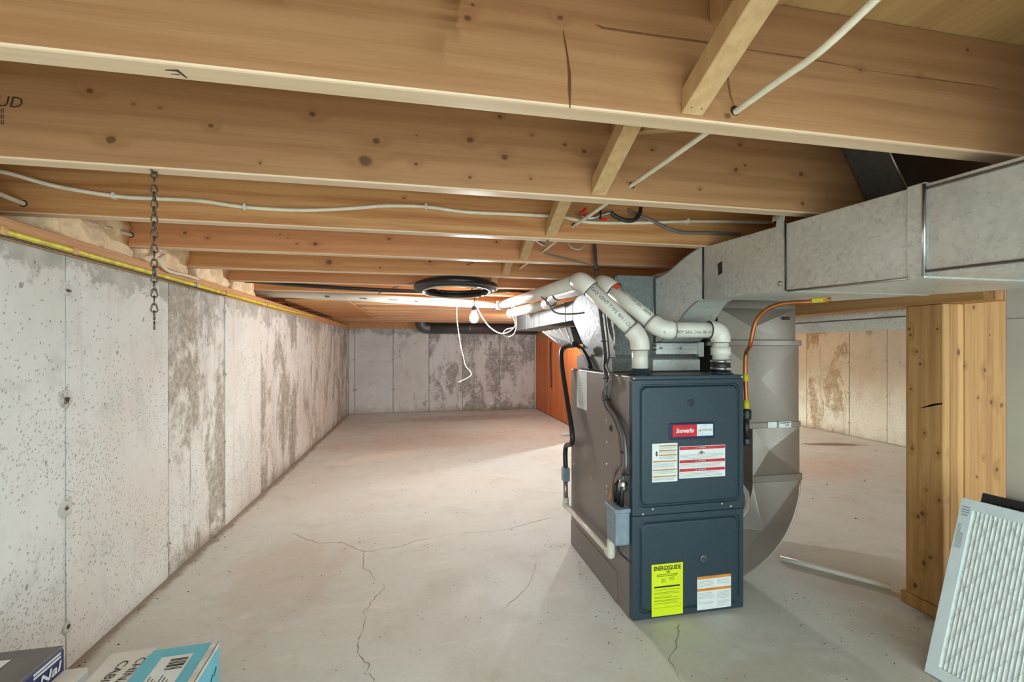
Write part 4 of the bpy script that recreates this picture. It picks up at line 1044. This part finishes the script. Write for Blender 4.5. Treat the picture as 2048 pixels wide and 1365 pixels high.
for t, L in ((.30, .034), (.36, .020), (.44, .06), (.56, .05), (.70, .03)):
    a = Vector(C1).lerp(Vector(L1), t); d = (Vector(L1) - Vector(C1)).normalized()
    s_ = Vector((0, -.95, -.25)); 
    MB().ribbon([a + s_ * (PR + .0008), a + d * L + s_ * (PR + .0008)], .006 if L > .03 else .012, s_, False).build('print', M['pvc_print'], v1)

v2 = thing('vent_pipe', 'white vent pipe with orange tab and black coupling, nearer the gas tube', 'pipe', (1.06, 1.45, FZ))
B2 = (1.062, 1.462, FZ + .002); F2 = (1.062, 1.462, .985); G2 = (0.8395,1.484,0.9859); H2 = (0.6898,1.636,1.169); I2 = (0.7153,2.355,1.208); J2 = (0.7143,2.488,1.175); K2 = (0.6267,3.189,1.17)
pvc_run(v2, [(1.062, 1.462, .875), F2, G2, H2, I2, J2, K2, (K2[0] + .10, K2[1] + .02, 1.19)])
MB().lathe([(.034, 0), (.034, .030)], (1.062, 1.462, .895), (0, 0, 1), 20).build('reducer_collar', M['pvc'], v2)
MB().lathe([(.0335, 0), (.0335, .042)], (1.062, 1.462, .836), (0, 0, 1), 20).build('rubber_coupling', M['black'], v2)
for z in (.868, .842):
    MB().lathe([(.0352, 0), (.0352, .010)], (1.062, 1.462, z), (0, 0, 1), 20).build('hose_clamp', M['steel'], v2)
    MB().box(1.05, 1.068, 1.412, 1.42, z + .001, z + .010).build('clamp_screw', M['steel'], v2, .001)
MB().lathe([(.041, 0), (.040, .004), (.034, .006), (.030, .012)], (1.062, 1.462, FZ + .003), (0, 0, 1), 20).build('flange', M['furnace_front'], v2)
for k in range(4):
    a_ = PI / 4 + k * PI / 2; screw((1.062 + .036 * math.cos(a_), 1.462 + .036 * math.sin(a_), FZ + .006), (0, 0, 1), .003, v2)
pipe_text(v2, 'PVC / TYPE BH', .016, H2, G2, .45, (-.05, -.85, .45))
pipe_text(v2, 'S636', .018, H2, G2, .74, (-.05, -.85, .45))
pipe_text(v2, '2 IN SCH 40 PVC PIPE 636 LOT 9', .016, G2, F2, .50, (-.3, -.9, -.25), flip=True)
d = (Vector(G2) - Vector(H2)).normalized(); s_ = Vector((-.1, -.9, .38)); s_ = (s_ - d * s_.dot(d)).normalized(); o = Vector(H2) + d * .056 + s_ * (PR * 1.17 + .0005)
MB().obox(o, d, s_.cross(d), s_, .022, .021, .001).build('orange_tab', M['tab_red'], v2)
MB().obox(o + d * .0 - s_.cross(d) * -.018 - s_ * .006, d, s_.cross(d), s_, .014, .014, .0012).build('print', M['pvc_print'], v2)

# gas tube beside the furnace
gs = thing('gas_pipe', 'copper gas tube curving under the duct into a black valve', 'pipe', (1.16, 1.45, .7))
GX, GY = 1.158, 1.455
MB().tube([(1.291,1.23,1.076), (1.25,1.268,1.072), (1.202,1.319,1.071), (1.168,1.356,1.055), (1.148,1.391,1.011), (1.143,1.412,0.9324), (GX + .003, GY, .90), (GX, GY, .83), (GX + .004, GY, .72)], .0075, 10, sub=7).build('tube', M['copper'], gs)
MB().lathe([(.0095, 0), (.0095, .028)], (GX + .001, GY, .80), (0, 0, 1), 10).build('yellow_wrap', M['yellow_tape'], gs)
MB().lathe([(.010, 0), (.011, .012), (.009, .034)], (GX + .004, GY, .70), (0, 0, 1), 10).build('flare_nut', M['yellow_tape'], gs)
MB().lathe([(.0155, 0), (.017, .004), (.017, .032), (.014, .036)], (GX + .004, GY, .662), (0, 0, 1), 12).build('valve_body', M['black'], gs)
MB().lathe([(.006, 0), (.009, .014), (.009, .024), (.004, .028)], (GX - .008, GY, .68), (-1, -.3, 0), 10).build('valve_stem', M['steel'], gs)
MB().lathe([(.0105, 0), (.0105, .07)], (GX + .004, GY, .594), (0, 0, 1), 12).build('nipple', M['black'], gs)
MB().lathe([(.015, 0), (.0165, .004), (.0165, .022), (.013, .028)], (GX + .004, GY, .568), (0, 0, 1), 12).build('pipe_cap', M['black'], gs)
MB().tube([(1.118, 1.47, .685), (1.14, 1.462, .680), (GX + .004, GY, .68)], .008, 8).build('side_stub', M['black'], gs)
gt = (1.27,1.249,1.076); MB().obox(gt, (1, -.7, 0), (0, 0, 1), (.5, .5, 0), .05, .016, .016).build('yellow_wrap', M['yellow_tape'], gs, .003)
ct = MB().tube([(1.117, 1.50, .44), (1.15, 1.49, .43), (1.185, 1.48, .38), (1.185, 1.485, .32), (1.15, 1.50, .275), (1.117, 1.51, .27)], .008, 10, sub=6).build('vinyl_tube', M['clear']); tag(ct, 'clear vinyl tube looped on the right side of the furnace', 'tube')

# white line on the floor to the right of the furnace
fp = MB().tube([(1.524,1.7,0.012), (1.617,1.59,0.012), (1.697,1.487,0.012), (1.752,1.411,0.012)], .011, 10).build('floor_drain_pipe', M['pvc']); tag(fp, 'white pipe lying on the floor between the return duct and post', 'pipe')

# ------------------------------------------------------------------ cables
def cable(name, pts, r, mat, label, cat='cable', sub=6, n=8):
    o = MB().tube(pts, r, n, sub=sub).build(name, mat); tag(o, label, cat); return o
# straight run through the joist holes
cable('wall_cable', [(.508, .10, 1.375), (.507, .25, 1.352), (.507, .36, 1.332), (.506, .43, 1.315), (.505, .50, 1.303), (.504, .57, 1.3045), (.503, .656, 1.3055), (.506, .85, 1.312), (.509, 1.044, 1.321), (.505, 1.30, 1.324), (.503, 1.46, 1.329), (.503, 1.68, 1.325), (.505, 1.866, 1.327), (.505, 2.1, 1.33), (.50, 2.287, 1.33)], .0052, M['white_cable'], 'white cable threaded through drilled holes in a line of joists')
cable('wall_cable', [(-1.03, .9, 1.35), (-1.045, 1.2, 1.325), (-1.048,1.46,1.31), (-1.03, 1.66, 1.318), (-1.016,1.866,1.326), (-1.01, 1.95, 1.325), (-.99, 2.02, 1.29), (-0.972,1.955,1.256), (-0.972,2.011,1.225), (-0.972,2.149,1.229), (-0.972,2.264,1.228)], .0068, M['white_cable'], 'white cable dropping through joists onto the left sill')
sc = cable('wall_cable', [(-1.12, 1.12, 1.36), (-1.086,1.36,1.371), (-1.034,1.4,1.369), (-0.9557,1.43,1.353), (-0.8318,1.452,1.342), (-0.7442,1.452,1.341), (-0.6184,1.452,1.342), (-0.5009,1.452,1.331), (-0.3516,1.452,1.331), (-0.2099,1.452,1.345), (-0.1073,1.452,1.359), (0.0169,1.452,1.364), (0.1391,1.452,1.355), (0.302,1.452,1.357), (0.4548,1.452,1.357), (0.5602,1.452,1.345), (0.7425,1.452,1.353), (0.9237,1.452,1.368), (1.113,1.452,1.377), (1.27,1.452,1.382)], .0058, M['white_cable'], 'long white cable stapled in waves along the third joist')
for p in ((-0.8318,1.452,1.342), (-0.5009,1.452,1.331), (0.0169,1.452,1.364), (0.9237,1.452,1.368)):
    MB().obox((p[0], 1.452, p[2]), (1, 0, 0), (0, 1, 0), (0, 0, 1), .008, .018, .018).build('cable_staple', M['pvc'], sc, .002)
cable('grey_cable', [(0.7007,1.45,1.398), (0.7135,1.446,1.381), (0.7767,1.446,1.364), (0.8429,1.446,1.338), (0.9102,1.446,1.325), (1.008,1.446,1.33), (1.129,1.446,1.333)], .0055, M['grey_cable'], 'grey cable sagging across the cable joist towards the duct')
cable('grey_cable', [(0.4545,1.44,1.39), (0.4394,1.43,1.357), (0.4168,1.44,1.317), (.42, 1.50, 1.275), (0.4032,1.571,1.306), (0.4157,1.65,1.323), (0.4367,1.8,1.365)], .004, M['grey_cable'], 'dark thin wire looping over a wooden cross brace')
cable('ceiling_wire', [(0.605,1.82,1.361), (0.6178,1.8,1.335), (0.6505,1.8,1.332), (0.6844,1.82,1.361)], .003, M['white_cable'], 'short pale wire loop below the fourth joist', 'wire')
cable('ceiling_wire', [(0.5066,1.84,1.32), (0.5514,1.83,1.307), (0.6287,1.8,1.283), (0.6791,1.76,1.261)], .0035, M['grey_cable'], 'dark wire from a drilled hole towards the armoured cable', 'wire')
cable('ceiling_wire', [(0.3498,1.949,1.392), (0.318,2.027,1.357), (0.2702,2.19,1.343), (0.2205,2.302,1.337), (0.1513,2.397,1.317), (0.105,2.529,1.318), (-0.1483,2.784,1.282), (-0.2624,3.011,1.27)], .0028, M['grey_cable'], 'thin dark wire sagging from joists over the black ring', 'wire')

# yellow gas tube along the sill
yp = [(-0.966,1.209,1.185), (-0.966,1.282,1.184), (-0.966,1.365,1.181), (-0.966,1.51,1.177), (-0.966,1.691,1.173), (-0.966,1.91,1.18), (-0.966,2.222,1.191), (-0.966,2.533,1.195), (-0.966,3.135,1.199), (-0.966,3.633,1.202), (-0.966,4.57,1.217)]
yp = [(-.966 if p[0] else 0, p[1], max(WT + .012, min(p[2], WT + .045))) for p in yp]
yt = MB().tube(yp, .0085, 10, sub=5).build('gas_tube', M['yellow']); tag(yt, 'yellow plastic-coated gas tube clipped along the left sill', 'tube')
for k in (1, 3, 5, 6, 7, 8):
    p = Vector(yp[k]); MB().box(-.985, -.954, p.y - .008, p.y + .008, p.z - .011, p.z + .011).build('pipe_clip', M['sill'] if k % 2 else M['steel'], yt, .002)
cable('sill_wire', [(p[0] + .004, p[1], p[2] - .013) for p in yp[:8]], .0028, M['black'], 'thin dark wire under the yellow tube on the left sill', 'wire')

# hanging chain
ch = thing('hanging_chain', 'dark steel chain hanging from the knotty joist near the left wall', 'chain', (-.537, 1.06, 1.29))
z = 1.286; k = 0; cxh = -.5365
lk0 = None
L_ = .0225; pitch = .0153
nl = int((1.286 - .966) / pitch)
for k in range(nl):
    zc = 1.286 - pitch * (k + .5); b = MB(); pts = []
    for q in range(12):
        a_ = 2 * PI * q / 12; u = .0052 * math.cos(a_) * (1.25 if math.sin(a_) < 0 else .85); v = L_ / 2 * .82 * math.sin(a_)
        pts.append((u, v))
    ang = (PI / 2 if k % 2 else 0) + .35 + random.uniform(-.25, .25)
    ring = [Vector((cxh + p[0] * math.cos(ang), 1.062 + p[0] * math.sin(ang), zc + p[1])) for p in pts]
    ring.append(ring[0].copy())
    b.tube(ring, .0017, 5, cap=False); b.build('chain_link', M['chain'], ch)
MB().tube([(cxh, 1.062, .976), (cxh, 1.062, .958)], .0018, 6).build('link_tail', M['chain'], ch)
MB().tube([(cxh, 1.05, 1.283), (cxh, 1.062, 1.279), (cxh, 1.07, 1.284)], .002, 6).build('staple', M['chain'], ch)

# black ring of coiled pipe on a hook
rg = thing('pipe_coil', 'black plastic pipe coiled into a ring hanging below the joists', 'hose', (.19, 2.5, 1.24))
def coil(r, z, tr, n=48, ph=0.0, ex=0.0):
    pts = []
    for k in range(n + 1):
        a_ = 2 * PI * k / n + ph
        pts.append((.192 + r * math.cos(a_), 2.51 + r * math.sin(a_), z - .012 * math.sin(a_) + ex * k / n))
    MB().tube(pts, tr, 12).build('coil_turn', M['black_gloss'], rg)
coil(.212, 1.252, .0175); coil(.190, 1.240, .0135, ph=.6); coil(.200, 1.263, .012, ph=2.)
tw_ = MB().tube([(.192 + .182 * math.cos(a_ / 10), 2.51 + .182 * math.sin(a_ / 10), 1.225 - .01 * math.sin(a_ / 10)) for a_ in range(8, 56)], .004, 6).build('wire_turn', M['white_cable'], rg)
MB().tube([(.30, 2.692, 1.33), (.30, 2.686, 1.28), (.30, 2.70, 1.262), (.30, 2.715, 1.275)], .003, 6, sub=4).build('hook', M['chain'], rg)
cable('black_hose', [(-.97, 2.80, 1.30), (-.7, 2.81, 1.285), (-.35, 2.80, 1.270), (0.0, 2.79, 1.262), (.12, 2.78, 1.262)], .0115, M['black_gloss'], 'black poly pipe running from the left sill to the ring', 'hose')
cable('black_hose', [(.36, 2.80, 1.265), (.48, 2.82, 1.280), (.60, 2.86, 1.288), (.72, 2.90, 1.29), (.85, 2.95, 1.295)], .0115, M['black_gloss'], 'black poly pipe leaving the ring towards the plenum', 'hose')

# bulb on a short cord
bl = thing('light_bulb', 'bare lit bulb in a grey socket hanging on a short cord', 'lamp', (.359, 3.10, 1.10))
BX, BY, BZ = .359, 3.100, 1.130
MB().lathe([(.006, -.037), (.018, -.033), (.027, -.018), (.0295, 0), (.026, .016), (.018, .030), (.0145, .042)], (BX, BY, BZ), (0, 0, 1), 20).build('glass', M['bulb'], bl, smooth=True)
MB().lathe([(.015, .040), (.0185, .046), (.0185, .062), (.014, .074), (.008, .080)], (BX, BY, BZ), (0, 0, 1), 14).build('socket', M['black'], bl)
MB().tube([(BX, BY, BZ + .078), (BX + .004, BY, BZ + .11), (BX - .003, BY + .002, JZ - .002)], .0035, 6, sub=4).build('cord', M['black'], bl)
side_fill = thing('light_bulb', 'added unseen fill bulb in the side space behind the furnace', 'lamp', (2.3, 4.8, 1.10))  # added lamp, out of view, to brighten the side space
MB().lathe([(.006, -.037), (.018, -.033), (.027, -.018), (.0295, 0), (.026, .016), (.018, .030), (.0145, .042)], (2.3, 4.80, 1.12), (0, 0, 1), 20).build('glass', M['fill_bulb_side'], side_fill, smooth=True)
MB().lathe([(.015, .040), (.0185, .046), (.0185, .062), (.014, .074), (.008, .080)], (2.3, 4.80, 1.12), (0, 0, 1), 14).build('socket', M['black'], side_fill)
MB().tube([(2.3, 4.8, 1.198), (2.3, 4.8, 1.24), (2.3, 4.767, JZ - .001)], .0035, 6).build('cord', M['black'], side_fill)
rear_fill = thing('light_bulb', 'added unseen fill bulb deep behind the rear duct', 'lamp', (1.285, 4.765, 1.16))  # added lamp hidden by the duct, fills the back of the room
MB().lathe([(.006, -.037), (.018, -.033), (.027, -.018), (.0295, 0), (.026, .016), (.018, .030), (.0145, .042)], (1.285, 4.765, 1.20), (0, 0, 1), 20).build('glass', M['fill_bulb_rear'], rear_fill, smooth=True)
MB().lathe([(.015, .040), (.0185, .046), (.0185, .062), (.014, .074), (.008, JZ - 1.201)], (1.285, 4.765, 1.20), (0, 0, 1), 14).build('socket', M['black'], rear_fill)
cable('dangling_cord', [(0.2806,3.534,1.284), (0.2768,3.535,1.237), (0.2753,3.515,1.139), (0.3017,3.509,0.9469), (0.3243,3.505,0.8508), (0.3394,3.502,0.7854), (0.3749,3.474,0.7403), (0.3776,3.463,0.7141), (0.3382,3.451,0.6887), (0.2784,3.412,0.6659)], .0035, M['white_cable'], 'white cord dangling free below the joists left of the bulb')
cable('looped_cord', [(0.393,3.185,1.205), (0.424,3.179,1.141), (0.4792,3.168,1.068), (0.5396,3.105,1.024), (0.5911,3.043,1.032), (0.6312,3.035,1.073), (0.6279,3.036,1.114), (0.6045,3.041,1.165), (0.6312,3.086,1.214), (0.655,3.132,1.173), (0.6619,3.131,1.085), (0.6447,3.134,1.022), (0.5961,3.124,0.9969), (0.5633,3.1,1.02), (0.5748,3.067,1.047), (0.6179,3.038,1.06)], .0033, M['white_cable'], 'white cord looping from the bulb to the rear duct')
cable('looped_cord', [(0.5712,2.129,1.169), (0.5989,2.103,1.138), (0.6138,2.07,1.097), (0.6448,2.043,1.081), (0.6991,2.002,1.079), (0.7257,1.955,1.081)], .0042, M['grey_cable'], 'dark cord draped from the white pipe across the rear duct')

# valve with a red handle
wv = thing('water_valve', 'small valve with red handles between the joists near the cable holes', 'valve', (.55, 1.40, 1.34))
MB().tube([(0.5186,1.435,1.363), (0.5479,1.42,1.349), (0.5917,1.42,1.363), (0.6217,1.42,1.373)], .006, 8, sub=3).build('valve_body', M['steel'], wv)
MB().obox((0.5216,1.41,1.369), (1, 0, .9), (0, 1, 0), (-.9, 0, 1), .028, .012, .010).build('red_handle', M['red'], wv, .003)
MB().obox((0.5354,1.41,1.355), (1, 0, -.6), (0, 1, 0), (.6, 0, 1), .022, .012, .009).build('red_handle', M['red'], wv, .003)
MB().obox((0.591,1.41,1.345), (1, 0, .05), (0, 1, 0), (0, 0, 1), .024, .010, .008).build('red_handle', M['red'], wv, .002)
MB().tube([(0.6217,1.42,1.373), (0.6395,1.42,1.359), (0.6808,1.42,1.348), (0.7115,1.42,1.356), (0.7261,1.42,1.379), (0.7279,1.42,1.396)], .007, 8, sub=5).build('pipe', M['black'], wv)
MB().tube([(0.5887,1.43,1.39), (0.5805,1.41,1.343)], .004, 6).build('valve_stem', M['black'], wv)

# orange plank wall fixtures: thin pipes
cable('partition_cable', [(1.715,5.876,1.007), (1.714,5.897,0.8998), (1.714,5.897,0.7452), (1.714,5.873,0.5985), (1.714,5.849,0.3995)], .010, M['black'], 'black cable clipped down the orange plank wall')

# ------------------------------------------------------------------ filters leaning at the right
def leaning(name, label, base, xdir, up, w, h, th, frame, media, pleat, border):
    """panel standing on its lower edge; base is the far lower corner, xdir runs along the floor, up is the lean"""
    xd = Vector(xdir).normalized(); u = Vector(up).normalized(); n = u.cross(xd).normalized()
    if n.x > 0: n = -n
    B = Vector(base); root = thing(name, label, 'filter', B)
    def P(a, b, c): return B + xd * a + u * b - n * (th - c) if False else B + xd * a + u * b + n * c
    def bx_(a0, a1, b0, b1, c0, c1, nm, mat, par, bev=.0):
        q = [P(a0, b0, c0), P(a1, b0, c0), P(a1, b1, c0), P(a0, b1, c0)]; r = [P(a0, b0, c1), P(a1, b0, c1), P(a1, b1, c1), P(a0, b1, c1)]
        return MB().hexa(q, r).build(nm, mat, par, bev)
    bo = border
    fr = bx_(0, w, 0, bo, -th, 0, 'frame', frame, root, .001); bx_(0, w, h - bo, h, -th, 0, 'frame', frame, root, .001)
    fl_ = bx_(0, bo, bo, h - bo, -th, 0, 'frame', frame, root, .001); bx_(w - bo, w, bo, h - bo, -th, 0, 'frame', frame, root, .001)
    npl = int((w - 2 * bo) / pleat); vs = []; fs = []
    for i in range(2 * npl + 1):
        a = bo + (w - 2 * bo) * i / (2 * npl); c = -.003 if i % 2 == 0 else -.0095
        vs += [P(a, bo, c), P(a, h - bo, c)]
    for i in range(2 * npl): fs.append((2 * i, 2 * i + 1, 2 * i + 3, 2 * i + 2))
    MB().add(vs, fs).build('pleated_media', media, root)
    bx_(bo, w - bo, bo, h - bo, -th, -th + .004, 'backing', media, root)
    return root, P
ff, P = leaning('air_filter', 'white framed pleated furnace filter leaning nearest the camera', (1.4,1.035,0.004), (.12, -1, 0), (.167, .02, .478), .40, .505, .022, M['filter_frame'], M['filter_media'], .0093, .030)
g = MB()
for i in range(-9, 12):
    for s_ in (1, -1):
        a0 = .03 + i * .036; pts = []
        for k in range(41):
            b = .03 + .445 * k / 40; a = a0 + s_ * (b - .03) * .55 + (.25 if s_ < 0 else 0)
            if .031 < a < .369: pts.append(P(a, b, -.0022))
        if len(pts) > 2: g.tube([pts[0], pts[-1]], .00035, 4)
gw = g.build('support_wire', M['filter_grid'], ff)
b = MB()
for (a0, b0, L) in ((.006, .478, .018), (.006, .470, .018), (.006, .463, .018), (.007, .455, .015)):
    q = [P(a0, b0, .0003), P(a0 + L, b0, .0003), P(a0 + L, b0 + .0035, .0003), P(a0, b0 + .0035, .0003)]; b.hexa(q, [v + Vector((0, 0, .0002)) for v in q])
for k in range(6):
    a0 = .006 + k * .0026; q = [P(a0, .36, .0003), P(a0 + .0010, .36, .0003), P(a0 + .0010, .43 if k < 3 else .405, .0003), P(a0, .43 if k < 3 else .405, .0003)]; b.hexa(q, [v + Vector((0, 0, .0002)) for v in q])
for k in range(3):
    b0 = .484 + k * .0045; q = [P(.14, b0, .0003), P(.33 - .03 * k, b0, .0003), P(.33 - .03 * k, b0 + .0014, .0003), P(.14, b0 + .0014, .0003)]; b.hexa(q, [v + Vector((0, 0, .0002)) for v in q])
b.build('print_lines', M['ink_grey'], ff)
leaning('air_filter', 'dark grey filter leaning behind the white one against the wallboard', (1.505, 1.062, .004), (.12, -1, 0), (.150, .0, .478), .40, .505, .022, M['filter_dark'], M['filter_dark'], .0093, .022)

# ------------------------------------------------------------------ cartons at lower left
def carton(name, label, x0, x1, y0, y1, z1, mat_top, mat_side, rot=0.0, grp=None):
    c = Vector((x1, y1, 0)); R = Matrix.Rotation(rot, 3, 'Z')
    root = thing(name, label, 'box', (x1, y1, 0), grp)
    def T(x, y, z): return c + R @ (Vector((x, y, z)) - c)
    def H(x0_, x1_, y0_, y1_, z0_, z1_, nm, mat, bev=.0):
        return MB().hexa([T(x0_, y0_, z0_), T(x1_, y0_, z0_), T(x1_, y1_, z0_), T(x0_, y1_, z0_)], [T(x0_, y0_, z1_), T(x1_, y0_, z1_), T(x1_, y1_, z1_), T(x0_, y1_, z1_)]).build(nm, mat, root, bev)
    H(x0, x1, y0, y1, 0.001, z1 - .004, 'carton_body', mat_side, .003)
    return root, T, H, R
# navy box
zt = .30
n0 = (-0.7276,1.115,0.3)
root, T, H, R = carton('navy_box', 'dark navy carton with grey top against the left wall', -.975, n0[0], .60, n0[1], zt, None, M['box_navy'])
H(-.975, n0[0] - .002, .60, n0[1], zt - .004, zt, 'top_flap', M['box_grey'], .001)
H(-.975, n0[0] - .006, .60, n0[1] - .12, zt, zt + .0012, 'top_flap', M['box_grey'])
q = (-0.7965,1.081,0.302); H(-.97, q[0], .62, q[1], zt + .0012, zt + .0018, 'white_sticker', M['paper'])
xs_ = n0[0] + .0006
for z_ in (.289, .282): MB().box(xs_ - .0004, xs_ + .0004, 1.036, n0[1] - .012, z_, z_ + .0042).build('white_stripe', M['paper'], root)
text('alic, Nal', .027, (xs_ + .0006, n0[1] - .075, .266), (0, 1, 0), (1, 0, 0), M['paper'], root, 'lettering', width=.125, shear=.2, bold=.0006)
# teal box
zt = .27; t0 = (-0.4373,1.128,0.27)
root, T, H, R = carton('teal_box', 'teal and white carton marked china cabinet, nearest the lens', t0[0] - .207, t0[0], .62, t0[1] - .01, zt, None, M['box_teal'], .05)
xm = t0[0] - .125
H(t0[0] - .207, xm, .62, t0[1] - .001, zt - .004, zt, 'white_flap', M['box_white'], .001)
H(xm + .001, t0[0] - .001, .62, t0[1] - .01 - .002, zt - .004, zt + .001, 'teal_flap', M['box_teal'], .001)
H(t0[0] - .013, t0[0] + .0008, .62, t0[1] - .01 - .004, zt + .001, zt + .0018, 'tape', M['tape'])
H(t0[0] - .0005, t0[0] + .0008, .62, t0[1] - .01 - .004, zt - .008, zt + .0018, 'tape', M['tape'])
H(xm - .002, xm + .03, .62, t0[1] - .01 - .02, zt + .0012, zt + .0016, 'teal_band', M['box_teal'])
def TX(body, size, x, y, ang, mat, nm='lettering', w=None):
    text(body, size, T(x, y, zt + .0009), R @ Vector((math.cos(ang), math.sin(ang), 0)), (0, 0, 1), mat, root, nm, width=w)
TX('CHINA', .024, xm - .014, t0[1] - .075, -PI / 2 - .12, M['ink'], 'handwriting', .085)
TX('CABINET', .024, xm - .046, t0[1] - .092, -PI / 2 - .12, M['ink'], 'handwriting', .115)
def flat4(u0, u1, y0, y1, z0, z1):
    q = [T(u0, y0, z0), T(u1, y0, z0), T(u1, y1, z0), T(u0, y1, z0)]
    return q, [v + Vector((0, 0, z1 - z0)) for v in q]
lab = MB().hexa(*flat4(xm + .030, xm + .088, t0[1] - .17, t0[1] - .045, zt + .0016, zt + .0022)).build('address_label', M['paper'], root)
for k in range(8):
    w_ = [.0016, .003, .0012, .0024, .0016, .0034, .0012, .002][k]; y_ = t0[1] - .058 - k * .0046
    MB().hexa(*flat4(xm + .052, xm + .084, y_, y_ + w_, zt + .0022, zt + .0026)).build('barcode_bar', M['ink'], lab)
b = MB()
for k in range(6): b.hexa(*flat4(xm + .036 + k * .007, xm + .0375 + k * .007, t0[1] - .155, t0[1] - .105 - .008 * (k % 3), zt + .0022, zt + .0026))
b.build('print_lines', M['ink'], lab)
b = MB()
for k in range(10):
    y_ = t0[1] - .03 - .02 * k; z_ = zt - .045 - .004 * (k % 3); q = [T(t0[0] + .0006, y_, z_), T(t0[0] + .0006, y_ - .012, z_ - .012), T(t0[0] + .0006, y_ - .014, z_ - .009), T(t0[0] + .0006, y_ - .002, z_ + .003)]
    b.hexa(q, [v + Vector((.0004, 0, 0)) for v in q])
b.build('dark_scuffs', M['ink'], root)
# small white box between
w0 = (-0.6837,1.114,0.25)
root, T, H, R = carton('white_box', 'small plain white carton between the navy and teal boxes', -.728, w0[0], .62, w0[1], .25, None, M['box_white'])
H(-.728, w0[0] - .001, .62, w0[1] - .001, .246, .250, 'top_flap', M['box_white'], .001)

# ------------------------------------------------------------------ grit on the floor
b = MB()
def grit(x, y, r):
    n = 5; vs = [(x + r * random.uniform(.5, 1.1) * math.cos(2 * PI * k / n), y + r * random.uniform(.5, 1.1) * math.sin(2 * PI * k / n) * .7, .0004) for k in range(n)] + [(x, y, r * .5 + .0004)]
    b.add(vs, [(k, (k + 1) % n, n) for k in range(n)])
for k in range(240):
    x = random.uniform(-.95, .68); y = random.uniform(.8, 4.2); (x < -.40 and y < 1.2) or grit(x, y, random.uniform(.001, .0042) * (0.6 + .25 * y))
for k in range(70):
    x = .66 + random.gauss(-.03, .05); y = random.uniform(1.3, 2.1)
    if x < .685: grit(x, y, random.uniform(.001, .004))
for k in range(90): grit(random.uniform(1.12, 1.7), random.uniform(.95, 1.5), random.uniform(.001, .0035))
for k in range(80): grit(-.985 + abs(random.gauss(0, .05)), random.uniform(1.2, 5.5), random.uniform(.0015, .0055))
for k in range(60): grit(random.uniform(2.0, 4.3), random.uniform(2.0, 4.6), random.uniform(.003, .009))
tag(b.build('debris', M['debris']), 'dark specks of grit scattered over the concrete floor', 'grit', kind='stuff')
